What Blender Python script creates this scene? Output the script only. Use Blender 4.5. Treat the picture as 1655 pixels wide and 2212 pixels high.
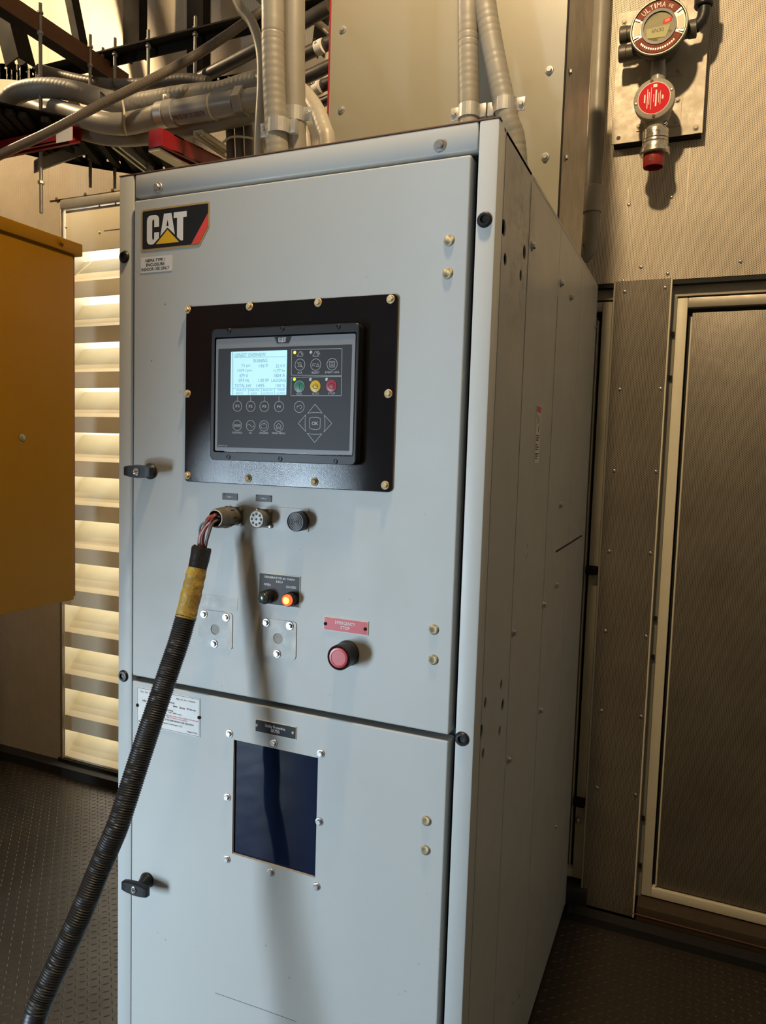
import bpy, bmesh, math, random
from mathutils import Vector, Matrix, Euler
random.seed(7)
for o in list(bpy.data.objects): bpy.data.objects.remove(o)
SC = bpy.context.scene; COL = SC.collection
R = math.radians
# ------------------------------------------------------------------ camera
CAM = Vector((1.2573, -1.3341, 1.6752)); FPX = 1583.0; IW, IH = 1655, 2212
cd = bpy.data.cameras.new('camera'); cam = bpy.data.objects.new('camera', cd); COL.objects.link(cam)
CROT = (Matrix.Rotation(0.40794, 3, 'Z') @ Matrix.Rotation(1.49185, 3, 'X') @ Matrix.Rotation(0.03114, 3, 'Z'))
cam.matrix_world = Matrix.Translation(CAM) @ CROT.to_4x4()
cd.sensor_fit = 'VERTICAL'; cd.sensor_height = 24.0; cd.lens = 24.0 * FPX / IH
cd.clip_start = 0.02; cd.clip_end = 60
SC.camera = cam
# ------------------------------------------------------------------ view, world, large lights
vs = SC.view_settings; vs.view_transform = 'Standard'; vs.look = 'None'; vs.gamma = 1.0; vs.use_curve_mapping = False
vs.exposure = 0.0
w = bpy.data.worlds.new('world'); SC.world = w; w.use_nodes = True
w.node_tree.nodes['Background'].inputs[0].default_value = (1.0, 0.98, 0.92, 1)
w.node_tree.nodes['Background'].inputs[1].default_value = 1.3
def area(name, loc, target, sx, sy, power, col):
    l = bpy.data.lights.new(name, 'AREA'); l.shape = 'RECTANGLE'; l.size = sx; l.size_y = sy; l.energy = power; l.color = col
    o = bpy.data.objects.new(name, l); COL.objects.link(o); o.location = loc
    o.rotation_euler = (Vector(target) - Vector(loc)).to_track_quat('-Z', 'Y').to_euler(); return o
# daylight coming in through the open doorway behind and left of the camera
DAY = (0.66, 0.84, 1.0)
area('doorway_daylight', (-2.03, -3.52, .80), (-2.03, 0, .80), .95, 1.58, 285, DAY)
area('sidelight_daylight', (-2.40, -3.52, 2.10), (-2.40, 0, 2.10), .22, .95, 42, DAY)
# daylight outside the louvre
area('louver_daylight', (-1.7, 1.95, 1.65), (-1.7, 0, 1.65), 3.2, 3.6, 85, (1.0, 0.88, 0.66))
WARM = (1.0, 0.72, 0.40)

def U(px, py, ax, v):
    """point of the place seen at pixel (px,py) on the plane ax = v"""
    d = CROT @ Vector(((px - IW / 2) / FPX, -(py - IH / 2) / FPX, -1.0)); i = 'xyz'.index(ax)
    return CAM + d * ((v - CAM[i]) / d[i])
def F(px, py, y=0.0): return U(px, py, 'y', y)

# ------------------------------------------------------------------ materials
MATS = {}
def mat(name, col, rough=0.5, metal=0.0, var=0.0, vscale=8.0, vcol=None, bump=0.0, bscale=200.0, coat=0.0, emit=None, estr=0.0, spec=0.5, specks=0.0):
    m = bpy.data.materials.new(name); m.use_nodes = True; MATS[name] = m
    nt = m.node_tree; N = nt.nodes; L = nt.links; b = N['Principled BSDF']
    c = (*col, 1)
    b.inputs['Base Color'].default_value = c; b.inputs['Roughness'].default_value = rough; b.inputs['Metallic'].default_value = metal
    b.inputs['Coat Weight'].default_value = coat; b.inputs['Specular IOR Level'].default_value = spec
    if emit: b.inputs['Emission Color'].default_value = (*emit, 1); b.inputs['Emission Strength'].default_value = estr
    tc = N.new('ShaderNodeTexCoord')
    src = None
    if var > 0:
        n = N.new('ShaderNodeTexNoise'); n.inputs['Scale'].default_value = vscale; n.inputs['Detail'].default_value = 6; n.inputs['Roughness'].default_value = 0.65
        L.new(tc.outputs['Object'], n.inputs['Vector'])
        r = N.new('ShaderNodeMapRange'); r.inputs[1].default_value = 0.35; r.inputs[2].default_value = 0.75; r.inputs[3].default_value = 0; r.inputs[4].default_value = var
        L.new(n.outputs['Fac'], r.inputs[0])
        mx = N.new('ShaderNodeMix'); mx.data_type = 'RGBA'; mx.inputs[6].default_value = c
        mx.inputs[7].default_value = (*(vcol or tuple(k * 0.5 for k in col)), 1)
        L.new(r.outputs[0], mx.inputs[0]); src = mx.outputs[2]
        rr = N.new('ShaderNodeMapRange'); rr.inputs[1].default_value = 0.3; rr.inputs[2].default_value = 0.7
        rr.inputs[3].default_value = max(0.02, rough - 0.08); rr.inputs[4].default_value = min(1, rough + 0.1)
        L.new(n.outputs['Fac'], rr.inputs[0]); L.new(rr.outputs[0], b.inputs['Roughness'])
    if specks > 0:
        v = N.new('ShaderNodeTexVoronoi'); v.inputs['Scale'].default_value = 26; v.feature = 'F1'
        L.new(tc.outputs['Object'], v.inputs['Vector'])
        n2 = N.new('ShaderNodeTexNoise'); n2.inputs['Scale'].default_value = 4.5; L.new(tc.outputs['Object'], n2.inputs['Vector'])
        r1 = N.new('ShaderNodeMapRange'); r1.inputs[1].default_value = 0.075; r1.inputs[2].default_value = 0.05; r1.inputs[3].default_value = 0; r1.inputs[4].default_value = 1
        L.new(v.outputs['Distance'], r1.inputs[0])
        r2 = N.new('ShaderNodeMapRange'); r2.inputs[1].default_value = 0.56; r2.inputs[2].default_value = 0.66; r2.inputs[3].default_value = 0; r2.inputs[4].default_value = specks
        L.new(n2.outputs['Fac'], r2.inputs[0])
        mu = N.new('ShaderNodeMath'); mu.operation = 'MULTIPLY'; L.new(r1.outputs[0], mu.inputs[0]); L.new(r2.outputs[0], mu.inputs[1])
        mx2 = N.new('ShaderNodeMix'); mx2.data_type = 'RGBA'; mx2.inputs[7].default_value = (0.09, 0.075, 0.055, 1)
        if src: L.new(src, mx2.inputs[6])
        else: mx2.inputs[6].default_value = c
        L.new(mu.outputs[0], mx2.inputs[0]); src = mx2.outputs[2]
    if src: L.new(src, b.inputs['Base Color'])
    if bump > 0:
        n3 = N.new('ShaderNodeTexNoise'); n3.inputs['Scale'].default_value = bscale; n3.inputs['Detail'].default_value = 3
        L.new(tc.outputs['Object'], n3.inputs['Vector'])
        bp = N.new('ShaderNodeBump'); bp.inputs['Strength'].default_value = bump; bp.inputs['Distance'].default_value = 0.004
        L.new(n3.outputs['Fac'], bp.inputs['Height']); L.new(bp.outputs[0], b.inputs['Normal'])
    return m
def perforated(name, col, pitch, hole, rough, metal, dirt=0.3):
    """sheet metal with a staggered grid of round perforations (far too fine to model)"""
    m = mat(name, col, rough, metal); nt = m.node_tree; N = nt.nodes; L = nt.links; b = N['Principled BSDF']
    tc = N.new('ShaderNodeTexCoord'); sp = N.new('ShaderNodeSeparateXYZ'); L.new(tc.outputs['Object'], sp.inputs[0])
    def M(op, a, bb=None):
        n = N.new('ShaderNodeMath'); n.operation = op
        for i, k in enumerate((a, bb)):
            if k is None: continue
            if isinstance(k, (int, float)): n.inputs[i].default_value = k
            else: L.new(k, n.inputs[i])
        return n.outputs[0]
    def dist(off):
        fx = M('SUBTRACT', M('FRACT', M('ADD', M('DIVIDE', sp.outputs[2], pitch), 40 + off)), 0.5)
        fz = M('MULTIPLY', M('SUBTRACT', M('FRACT', M('ADD', M('DIVIDE', sp.outputs[0], pitch * 1.732), 40 + off)), 0.5), 1.732)
        return M('SQRT', M('ADD', M('MULTIPLY', fx, fx), M('MULTIPLY', fz, fz)))
    d = M('MINIMUM', dist(0.0), dist(0.5))
    r = N.new('ShaderNodeMapRange'); r.inputs[1].default_value = hole; r.inputs[2].default_value = hole + 0.08; L.new(d, r.inputs[0])
    n = N.new('ShaderNodeTexNoise'); n.inputs['Scale'].default_value = 5; n.inputs['Detail'].default_value = 7; n.inputs['Roughness'].default_value = .7
    L.new(tc.outputs['Object'], n.inputs['Vector'])
    rn = N.new('ShaderNodeMapRange'); rn.inputs[1].default_value = .4; rn.inputs[2].default_value = .75; rn.inputs[3].default_value = 0; rn.inputs[4].default_value = dirt; L.new(n.outputs['Fac'], rn.inputs[0])
    m1 = N.new('ShaderNodeMix'); m1.data_type = 'RGBA'; m1.inputs[6].default_value = (*col, 1); m1.inputs[7].default_value = (col[0]*.45, col[1]*.42, col[2]*.4, 1); L.new(rn.outputs[0], m1.inputs[0])
    m2 = N.new('ShaderNodeMix'); m2.data_type = 'RGBA'; m2.inputs[6].default_value = (.02, .016, .012, 1); L.new(m1.outputs[2], m2.inputs[7]); L.new(r.outputs[0], m2.inputs[0])
    L.new(m2.outputs[2], b.inputs['Base Color'])
    bp = N.new('ShaderNodeBump'); bp.inputs['Strength'].default_value = .25; bp.inputs['Distance'].default_value = .01; L.new(n.outputs['Fac'], bp.inputs['Height']); L.new(bp.outputs[0], b.inputs['Normal'])
    return m

CAB = mat('cabinet_grey_paint', (0.47, 0.48, 0.46), 0.5, 0, 0.30, 2.6, (0.41, 0.40, 0.365), 0.03, 500, specks=0.8, spec=0.35)
CAB2 = mat('cabinet_grey_paint_plain', (0.47, 0.48, 0.46), 0.45, 0, 0.16, 4, (0.37, 0.36, 0.33), spec=0.35)
SCUFF = mat('scuffed_grey_paint', (0.50, 0.505, 0.48), 0.5, 0, 0.45, 45, (0.38, 0.365, 0.33), spec=0.35)
DISC = mat('dusty_knockout', (0.33, 0.30, 0.26), 0.6, 0, 0.4, 300)
SIDE = mat('cabinet_side_paint', (0.46, 0.47, 0.455), 0.35, 0, 0.3, 3.2, (0.36, 0.35, 0.315))
DARK = mat('shade_and_gasket_black', (0.012, 0.012, 0.012), 0.8)  # black of gaskets and of the shade painted into hollows
BLKGLOSS = mat('black_textured_enamel', (0.006, 0.006, 0.008), 0.07, 0, 0.0, bump=0.07, bscale=800)
BLKPLAS = mat('black_plastic', (0.013, 0.014, 0.016), 0.40, spec=0.35)
BLKMAT = mat('black_matte', (0.012, 0.012, 0.013), 0.7)
FACE = mat('keypad_charcoal', (0.030, 0.031, 0.035), 0.5, spec=0.3)
FACEGREY = mat('keypad_grey', (0.20, 0.20, 0.205), 0.45)
LINE = mat('print_light_grey', (0.46, 0.47, 0.48), 0.6)
WHITE = mat('print_white', (0.72, 0.71, 0.67), 0.55)
INK = mat('print_black', (0.02, 0.02, 0.02), 0.6)
REDINK = mat('print_red', (0.62, 0.10, 0.12), 0.6)
PAPER = mat('label_white', (0.68, 0.66, 0.62), 0.5, 0, 0.2, 40, (0.55, 0.5, 0.44))
GOLD = mat('decal_gold_edge', (0.42, 0.28, 0.10), 0.5)
DECALBLK = mat('decal_black', (0.010, 0.010, 0.012), 0.35)
DECALYEL = mat('decal_yellow', (0.75, 0.43, 0.01), 0.45)
DECALRED = mat('decal_red', (0.72, 0.06, 0.04), 0.45)
ZINCY = mat('yellow_zinc', (0.78, 0.63, 0.36), 0.32, 0.75, 0.4, 200, (0.62, 0.38, 0.20), 0.3, 900)
ZINC = mat('bright_zinc', (0.50, 0.50, 0.50), 0.36, 0.8, 0.3, 200)
BRASS = mat('dull_brass_rivet', (0.50, 0.43, 0.28), 0.38, 0.85, 0.4, 400, None, 0.4, 900)
CHROME = mat('chrome', (0.75, 0.75, 0.76), 0.18, 1.0)
GALV = mat('galvanised_steel', (0.52, 0.51, 0.48), 0.42, 0.75, 0.4, 30)
GALVD = mat('dull_galvanised', (0.36, 0.34, 0.30), 0.5, 0.6, 0.5, 12)
ALU = mat('weathered_aluminium', (0.46, 0.42, 0.35), 0.5, 0.2, 0.5, 25, (0.40, 0.33, 0.22), 0.15, 60)
TRIM = mat('metal_trim', (0.44, 0.40, 0.33), 0.45, 0.5, 0.4, 12)
CREAM = mat('cream_paint', (0.74, 0.68, 0.52), 0.42, 0, 0.25, 6, (0.50, 0.43, 0.28))
DUCT = mat('beige_sheet_metal', (0.25, 0.24, 0.195), 0.42, 0.1, 0.22, 5, (0.20, 0.185, 0.14), 0.02, 90)
BROWN = mat('rusty_primer', (0.17, 0.075, 0.035), 0.75, 0, 0.4, 20)
BLKSTEEL = mat('black_steel', (0.014, 0.012, 0.010), 0.7, 0.0, 0.5, 15, (0.022, 0.018, 0.014), spec=0.1)
HOSEG = mat('grey_pvc_hose', (0.22, 0.207, 0.175), 0.46, 0, 0.5, 9, (0.14, 0.115, 0.08))
HOSEG2 = mat('grey_pvc_hose_light', (0.30, 0.28, 0.235), 0.44, 0, 0.5, 9, (0.24, 0.20, 0.14))
HOSED = mat('dusty_dark_hose', (0.12, 0.10, 0.08), 0.45, 0, 0.5, 14, (0.10, 0.08, 0.06))
PIPE = mat('grey_pvc_pipe', (0.27, 0.265, 0.25), 0.35, 0, 0.2, 15)
CABLE = mat('black_cable', (0.030, 0.028, 0.026), 0.45, 0, 0.5, 20, (0.07, 0.06, 0.045))
REDP = mat('red_paint', (0.26, 0.012, 0.018), 0.4, 0, 0.4, 15, (0.16, 0.008, 0.012))
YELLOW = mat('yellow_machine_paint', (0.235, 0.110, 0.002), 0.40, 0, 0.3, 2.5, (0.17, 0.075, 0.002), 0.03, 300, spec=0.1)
FLOORM = mat('dark_tread_steel', (0.052, 0.042, 0.032), 0.40, 0.35, 0.55, 7, (0.03, 0.024, 0.018), 0.1, 80)
CURB = mat('black_curb', (0.010, 0.009, 0.008), 0.75)
LIGHTW = mat('light_wall_paint', (0.34, 0.33, 0.30), 0.7)
CONC = mat('plain_wall_paint', (0.17, 0.175, 0.18), 0.7)
SILL = mat('dark_rusty_sill', (0.055, 0.036, 0.022), 0.6, 0, 0.5, 14)
CONDUIT = mat('black_corrugated_loom', (0.020, 0.019, 0.019), 0.42, 0, 0.3, 30, (0.032, 0.027, 0.022), spec=0.4)
TAPEY = mat('yellow_tape', (0.45, 0.29, 0.045), 0.45, 0, 0.75, 45, (0.14, 0.085, 0.02), 0.5, 160)
TAPEB = mat('black_tape', (0.014, 0.013, 0.013), 0.35, 0, 0, bump=0.3, bscale=90)
WIRER = mat('wire_red', (0.26, 0.05, 0.045), 0.5, 0, 0.4, 60)
WIREW = mat('wire_white', (0.42, 0.38, 0.34), 0.5)
WIREG = mat('wire_green', (0.13, 0.22, 0.17), 0.5)
OLIVE = mat('olive_drab_connector', (0.20, 0.175, 0.14), 0.45, 0.5, 0.5, 40)
OLIVE2 = mat('olive_connector_face', (0.34, 0.325, 0.28), 0.5, 0.2, 0.3, 60)
TAGG = mat('grey_nameplate', (0.15, 0.155, 0.16), 0.6, spec=0.2)
TAGB = mat('charcoal_nameplate', (0.060, 0.056, 0.055), 0.5, spec=0.2)
TAGK = mat('black_nameplate', (0.018, 0.020, 0.024), 0.5, spec=0.2)
TAGR = mat('red_nameplate', (0.52, 0.045, 0.055), 0.45)
TAGEDGE = mat('nameplate_edge', (0.62, 0.58, 0.48), 0.5)
ESTOP = mat('red_button', (0.50, 0.045, 0.05), 0.35, 0, 0.15, 30)
GREENB = mat('green_button', (0.02, 0.17, 0.10), 0.4)
YELB = mat('yellow_button', (0.68, 0.42, 0.01), 0.4)
REDB = mat('maroon_button', (0.36, 0.03, 0.05), 0.4)
LEDOFF = mat('led_off', (0.55, 0.55, 0.55), 0.4)
LEDAMB = mat('led_amber', (0.9, 0.5, 0.02), 0.3, emit=(1.0, 0.55, 0.03), estr=2.2)
LEDGRN = mat('led_green', (0.3, 0.6, 0.05), 0.3, emit=(0.42, 0.95, 0.04), estr=1.2)
LAMPG = mat('lamp_lens_dark', (0.03, 0.045, 0.04), 0.25, 0, coat=0.5)
LAMPR = mat('lamp_lens_red', (0.9, 0.06, 0.02), 0.2, emit=(1.0, 0.06, 0.015), estr=3.0)
LAMPC = mat('lamp_lens_core', (1.0, 0.4, 0.05), 0.2, emit=(1.0, 0.42, 0.04), estr=5.0)
LCD = mat('backlit_screen', (0.3, 0.5, 0.55), 0.2, emit=(0.46, 0.78, 0.88), estr=0.80)
LCDINK = mat('screen_ink', (0.10, 0.16, 0.20), 0.5, emit=(0.10, 0.19, 0.26), estr=0.9)
GLASS = mat('navy_window_glass', (0.007, 0.012, 0.033), 0.04, 0, spec=0.13)
DET = mat('dark_grey_casting', (0.085, 0.078, 0.065), 0.45, 0.3, 0.3, 60)
DETL = mat('light_grey_casting', (0.34, 0.315, 0.265), 0.55, 0.0, 0.3, 50, spec=0.25)
DETRIM = mat('worn_detector_rim', (0.30, 0.27, 0.21), 0.4, 0.5)
MAROON = mat('faded_maroon_label', (0.20, 0.055, 0.035), 0.6, 0, 0.3, 90, spec=0.1)
LCD2 = mat('olive_lcd', (0.32, 0.30, 0.18), 0.5, spec=0.1)
LCD2B = mat('olive_lcd_window', (0.38, 0.37, 0.20), 0.5, spec=0.1)
STEEL = mat('stainless_steel', (0.56, 0.53, 0.47), 0.28, 0.9, 0.4, 70)
REDCAP = mat('red_sensor_cap', (0.26, 0.018, 0.015), 0.4)
LABELR = mat('bright_red_label', (0.55, 0.020, 0.030), 0.6, spec=0.08)
DIMRED = mat('red_indicator', (0.25, 0.0, 0.01), 0.5, emit=(1.0, 0.02, 0.05), estr=1.0, spec=0.1)
DIMOR = mat('orange_indicator', (0.25, 0.06, 0.01), 0.5, emit=(1.0, 0.22, 0.05), estr=1.0, spec=0.1)
TIE = mat('natural_cable_tie', (0.55, 0.49, 0.34), 0.5)
LAMPHEAD = mat('lamp_diffuser', (0.9, 0.85, 0.7), 0.4, emit=(1.0, 0.8, 0.5), estr=4)
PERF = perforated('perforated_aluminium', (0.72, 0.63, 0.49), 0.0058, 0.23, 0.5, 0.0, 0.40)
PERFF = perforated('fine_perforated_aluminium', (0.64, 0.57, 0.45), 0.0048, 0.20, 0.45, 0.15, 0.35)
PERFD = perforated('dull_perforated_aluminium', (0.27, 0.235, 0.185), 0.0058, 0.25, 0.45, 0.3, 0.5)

# ------------------------------------------------------------------ mesh helpers
def link(name, me, m, parent=None, label=None, loc=None, rot=None, scale=None):
    o = bpy.data.objects.new(name, me); COL.objects.link(o)
    if m is not None and not me.materials: me.materials.append(m)
    if loc is not None: o.location = loc
    if rot is not None: o.rotation_euler = rot
    if scale is not None: o.scale = (scale,) * 3 if isinstance(scale, (int, float)) else scale
    if parent is not None:
        o.parent = parent; o.matrix_parent_inverse = Matrix.Translation(-wloc(parent))
    if label: o['label'] = label
    return o
def wloc(p): return Vector(p['base']) if p.type == 'EMPTY' else Vector((0, 0, 0))
def done(bm, name, m, parent=None, label=None, smooth=False, ang=35, **k):
    bmesh.ops.recalc_face_normals(bm, faces=bm.faces)
    me = bpy.data.meshes.new(name); bm.to_mesh(me); bm.free()
    if smooth:
        me.polygons.foreach_set('use_smooth', [True] * len(me.polygons))
        try: me.set_sharp_from_angle(angle=R(ang))
        except Exception: pass
    o = link(name, me, m, parent, label, **k)
    # a part whose parent is a mesh keeps its own world coordinates: meshes sit at the origin
    return o
def thing(name, label, cat, base, group=None, kind=None):
    e = bpy.data.objects.new(name, None); COL.objects.link(e); e.location = base; e['base'] = tuple(base); e.empty_display_size = .05
    if kind: e['kind'] = kind
    if label: e['label'] = label
    if cat: e['category'] = cat
    if group: e['group'] = group
    return e
def tag(o, label, cat, group=None):
    o['label'] = label; o['category'] = cat
    if group: o['group'] = group
    return o
def abox(bm, x0, x1, y0, y1, z0, z1, bev=0.0, seg=2):
    r = bmesh.ops.create_cube(bm, size=1.0); vs_ = r['verts']
    for v in vs_:
        v.co = Vector(((x0 + x1) / 2 + v.co.x * (x1 - x0), (y0 + y1) / 2 + v.co.y * (y1 - y0), (z0 + z1) / 2 + v.co.z * (z1 - z0)))
    if bev > 0:
        es = list({e for v in vs_ for e in v.link_edges})
        bmesh.ops.bevel(bm, geom=es, offset=bev, segments=seg, affect='EDGES', profile=0.5)
def box(name, x0, x1, y0, y1, z0, z1, m, parent=None, bev=0.0, label=None, seg=2):
    bm = bmesh.new(); abox(bm, x0, x1, y0, y1, z0, z1, bev, seg)
    return done(bm, name, m, parent, label, smooth=bev > 0)
def lathe(bm, prof, seg=24, mtx=None):
    """profile [(r, z)...] revolved about z"""
    rings = []
    for r, z in prof:
        if r < 1e-6: rings.append([bm.verts.new((0, 0, z))])
        else: rings.append([bm.verts.new((r * math.cos(2 * math.pi * i / seg), r * math.sin(2 * math.pi * i / seg), z)) for i in range(seg)])
    for a, b in zip(rings, rings[1:]):
        for i in range(seg):
            j = (i + 1) % seg
            if len(a) == 1 and len(b) == 1: continue
            if len(a) == 1: bm.faces.new((a[0], b[i], b[j]))
            elif len(b) == 1: bm.faces.new((a[i], a[j], b[0]))
            else: bm.faces.new((a[i], a[j], b[j], b[i]))
    if len(rings[0]) > 1: bm.faces.new(rings[0])
    if len(rings[-1]) > 1: bm.faces.new(rings[-1])
    vv = [v for r in rings for v in r]
    if mtx is not None:
        for v in vv: v.co = mtx @ v.co
    return vv
def basis(p, axis):
    return Matrix.Translation(Vector(p)) @ Vector(axis).to_track_quat('Z', 'Y').to_matrix().to_4x4()
def turned(name, p, axis, prof, m, parent=None, seg=24, label=None, ang=35):
    bm = bmesh.new(); lathe(bm, prof, seg, basis(p, axis)); return done(bm, name, m, parent, label, smooth=True, ang=ang)
def rod(name, a, b, r, m, parent=None, seg=12, label=None):
    a = Vector(a); b = Vector(b); return turned(name, a, b - a, [(r, 0), (r, (b - a).length)], m, parent, seg, label)
def crom(P, step):
    P = [Vector(p) for p in P]; P = [P[0] * 2 - P[1]] + P + [P[-1] * 2 - P[-2]]; out = []
    for i in range(1, len(P) - 2):
        a, b, c, d = P[i - 1:i + 3]; n = max(2, int((c - b).length / step))
        for k in range(n):
            t = k / n
            out.append(0.5 * ((2 * b) + (c - a) * t + (2 * a - 5 * b + 4 * c - d) * t * t + (3 * b - a - 3 * c + d) * t ** 3))
    out.append(P[-2]); return out
def sweep(name, P, rad, m, parent=None, seg=14, step=0.02, corr=None, label=None, smooth_path=True, ang=60, scale2=1.0):
    """tube along a path; corr = (pitch, amplitude, sharp) adds rings"""
    pts = crom(P, step) if smooth_path else [Vector(p) for p in P]
    bm = bmesh.new(); s = 0.0; rings = []; T = (pts[1] - pts[0]).normalized()
    nrm = T.orthogonal().normalized()
    for i, p in enumerate(pts):
        t = (pts[min(i + 1, len(pts) - 1)] - pts[max(i - 1, 0)]).normalized()
        nrm = (nrm - t * nrm.dot(t)).normalized(); bn = t.cross(nrm)
        if i: s += (p - pts[i - 1]).length
        r = rad(s) if callable(rad) else rad
        if corr:
            ph = (s / corr[0]) % 1.0
            r += corr[1] * (math.sin(2 * math.pi * ph) if corr[2] else (-1.0 if ph < 0.22 else 0.0))
        rings.append([bm.verts.new(p + (nrm * math.cos(2 * math.pi * k / seg) + bn * math.sin(2 * math.pi * k / seg)) * r) for k in range(seg)])
    for a, b in zip(rings, rings[1:]):
        for k in range(seg):
            j = (k + 1) % seg; bm.faces.new((a[k], a[j], b[j], b[k]))
    bm.faces.new(rings[0]); bm.faces.new(rings[-1])
    return done(bm, name, m, parent, label, smooth=True, ang=ang)
def inside(loop, x, y):
    r = False
    for i in range(len(loop)):
        (x0, y0), (x1, y1) = loop[i - 1], loop[i]
        if (y0 > y) != (y1 > y) and x < (x1 - x0) * (y - y0) / (y1 - y0) + x0: r = not r
    return r
def cdt_fill(bm, loops, P):
    from mathutils.geometry import delaunay_2d_cdt
    vs_, es_ = [], []
    for lp in loops:
        n = len(vs_); vs_ += [Vector(q) for q in lp]; es_ += [(n + i, n + (i + 1) % len(lp)) for i in range(len(lp))]
    co, _, fc_, *_ = delaunay_2d_cdt(vs_, es_, [], 0, 1e-7)
    vv = [bm.verts.new(P(*q)) for q in co]
    for f in fc_:
        cx = sum(co[k].x for k in f) / len(f); cy = sum(co[k].y for k in f) / len(f)
        if inside(loops[0], cx, cy) and not any(inside(h, cx, cy) for h in loops[1:]): bm.faces.new([vv[k] for k in f])
    bmesh.ops.delete(bm, geom=[v for v in bm.verts if not v.link_faces], context='VERTS')
def slab(name, poly, ax, v0, v1, m, parent=None, holes=(), bev=0.0, label=None):
    """flat plate with real holes. poly/holes are (a,b) lists in the plane; front at ax=v0, back at ax=v1"""
    bm = bmesh.new()
    def P(a, b): return Vector((a, v0, b)) if ax == 'y' else (Vector((v0, a, b)) if ax == 'x' else Vector((a, b, v0)))
    es = []
    for loop in ([] if holes else [poly]):
        vv = [bm.verts.new(P(*q)) for q in loop]
        es += [bm.edges.new((vv[i], vv[(i + 1) % len(vv)])) for i in range(len(vv))]
    if holes: cdt_fill(bm, [poly] + list(holes), P)
    else: bm.faces.new(list(bm.verts))
    d = [0, 0, 0]; d['xyz'.index(ax)] = v1 - v0
    g = bmesh.ops.extrude_face_region(bm, geom=list(bm.faces)); bmesh.ops.translate(bm, vec=d, verts=[k for k in g['geom'] if isinstance(k, bmesh.types.BMVert)])
    bmesh.ops.recalc_face_normals(bm, faces=bm.faces)
    if bev > 0:
        n = len(poly); i = 'xyz'.index(ax); sel = []
        oset = {tuple(round(c, 5) for c in P(*q)) for q in poly}
        for e in bm.edges:
            if all(abs(v.co[i] - v0) < 1e-6 and tuple(round(c, 5) for c in v.co) in oset for v in e.verts) and len(e.link_faces) == 2 and e.calc_face_angle(0) > 0.5: sel.append(e)
        bmesh.ops.bevel(bm, geom=sel, offset=bev, segments=3, affect='EDGES', profile=0.5)
    return done(bm, name, m, parent, label)
def rrect(x0, x1, z0, z1, r, n=4):
    out = []
    for cx, cz, a0 in ((x1 - r, z1 - r, 0), (x0 + r, z1 - r, 90), (x0 + r, z0 + r, 180), (x1 - r, z0 + r, 270)):
        for k in range(n + 1):
            a = R(a0 + 90 * k / n); out.append((cx + r * math.cos(a), cz + r * math.sin(a)))
    return out
def circ(cx, cz, r, n=20, rz=None): return [(cx + r * math.cos(2 * math.pi * k / n), cz + (rz or r) * math.sin(2 * math.pi * k / n)) for k in range(n)]
def ring(name, p, r, wdt, m, parent, n=28, ax='y', th=0.0003):
    c = (p.x, p.z); return slab(name, circ(*c, r, n), 'y', p.y, p.y + th, m, parent, holes=[circ(*c, r - wdt, n)])
def xz(px, py, y): v = F(px, py, y); return (v.x, v.z)
def stroke(name, pts, wdt, y, m, parent, closed=False, th=0.0003, label=None):
    """printed line: thin flat ribbon through (x,z) points on plane y"""
    bm = bmesh.new(); P = [Vector((a, b)) for a, b in pts]; n = len(P); seg = n if closed else n - 1
    for i in range(seg):
        a = P[i]; b = P[(i + 1) % n]; d = (b - a)
        if d.length < 1e-7: continue
        d.normalize(); nn = Vector((-d.y, d.x)) * wdt / 2; a = a - d * wdt * .4; b = b + d * wdt * .4
        vv = [bm.verts.new((q.x, y, q.y)) for q in (a + nn, b + nn, b - nn, a - nn)]; bm.faces.new(vv)
    g = bmesh.ops.extrude_face_region(bm, geom=list(bm.faces)); bmesh.ops.translate(bm, vec=(0, th, 0), verts=[k for k in g['geom'] if isinstance(k, bmesh.types.BMVert)])
    return done(bm, name, m, parent, label)
def textmesh(s, align='CENTER', bold=0.0):
    c = bpy.data.curves.new('t', 'FONT'); c.body = s; c.align_x = align; c.size = 1.0; c.resolution_u = 2
    o = bpy.data.objects.new('t', c); COL.objects.link(o)
    bpy.context.view_layer.update()
    me = bpy.data.meshes.new_from_object(o.evaluated_get(bpy.context.evaluated_depsgraph_get()))
    bpy.data.objects.remove(o); bpy.data.curves.remove(c)
    if bold > 0:                                   # heavier strokes: the same letters laid side by side
        bm = bmesh.new(); bm.from_mesh(me); g = list(bm.verts) + list(bm.edges) + list(bm.faces)
        for k_, (dx, dy) in enumerate(((-bold, -bold), (bold, bold), (-bold, bold), (bold, -bold))):
            d = bmesh.ops.duplicate(bm, geom=g); bmesh.ops.translate(bm, vec=(dx, dy, (k_ + 1) * 3e-5), verts=[k for k in d['geom'] if isinstance(k, bmesh.types.BMVert)])
        bm.to_mesh(me); bm.free()
    return me
def text(s, c, wd, ht, m, parent, name='lettering', rot=0.0, facing='-y', bold=0.0):
    """lettering centred at c fitted into wd x ht metres, on the plane facing -y (or +x)"""
    me = textmesh(s, bold=bold); me.name = name
    xs = [v.co.x for v in me.vertices]; ys = [v.co.y for v in me.vertices]
    if not xs: return None
    cx, cy = (min(xs) + max(xs)) / 2, (min(ys) + max(ys)) / 2
    sx = wd / max(1e-6, max(xs) - min(xs)); sy = ht / max(1e-6, max(ys) - min(ys))
    for v in me.vertices:
        a = (v.co.x - cx) * sx; b = (v.co.y - cy) * sy
        a, b = a * math.cos(rot) - b * math.sin(rot), a * math.sin(rot) + b * math.cos(rot)
        v.co = Vector((c[0] + a, c[1] - v.co.z, c[2] + b)) if facing == '-y' else Vector((c[0] + v.co.z, c[1] + a, c[2] + b))
    return link(name, me, m, parent)
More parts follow.
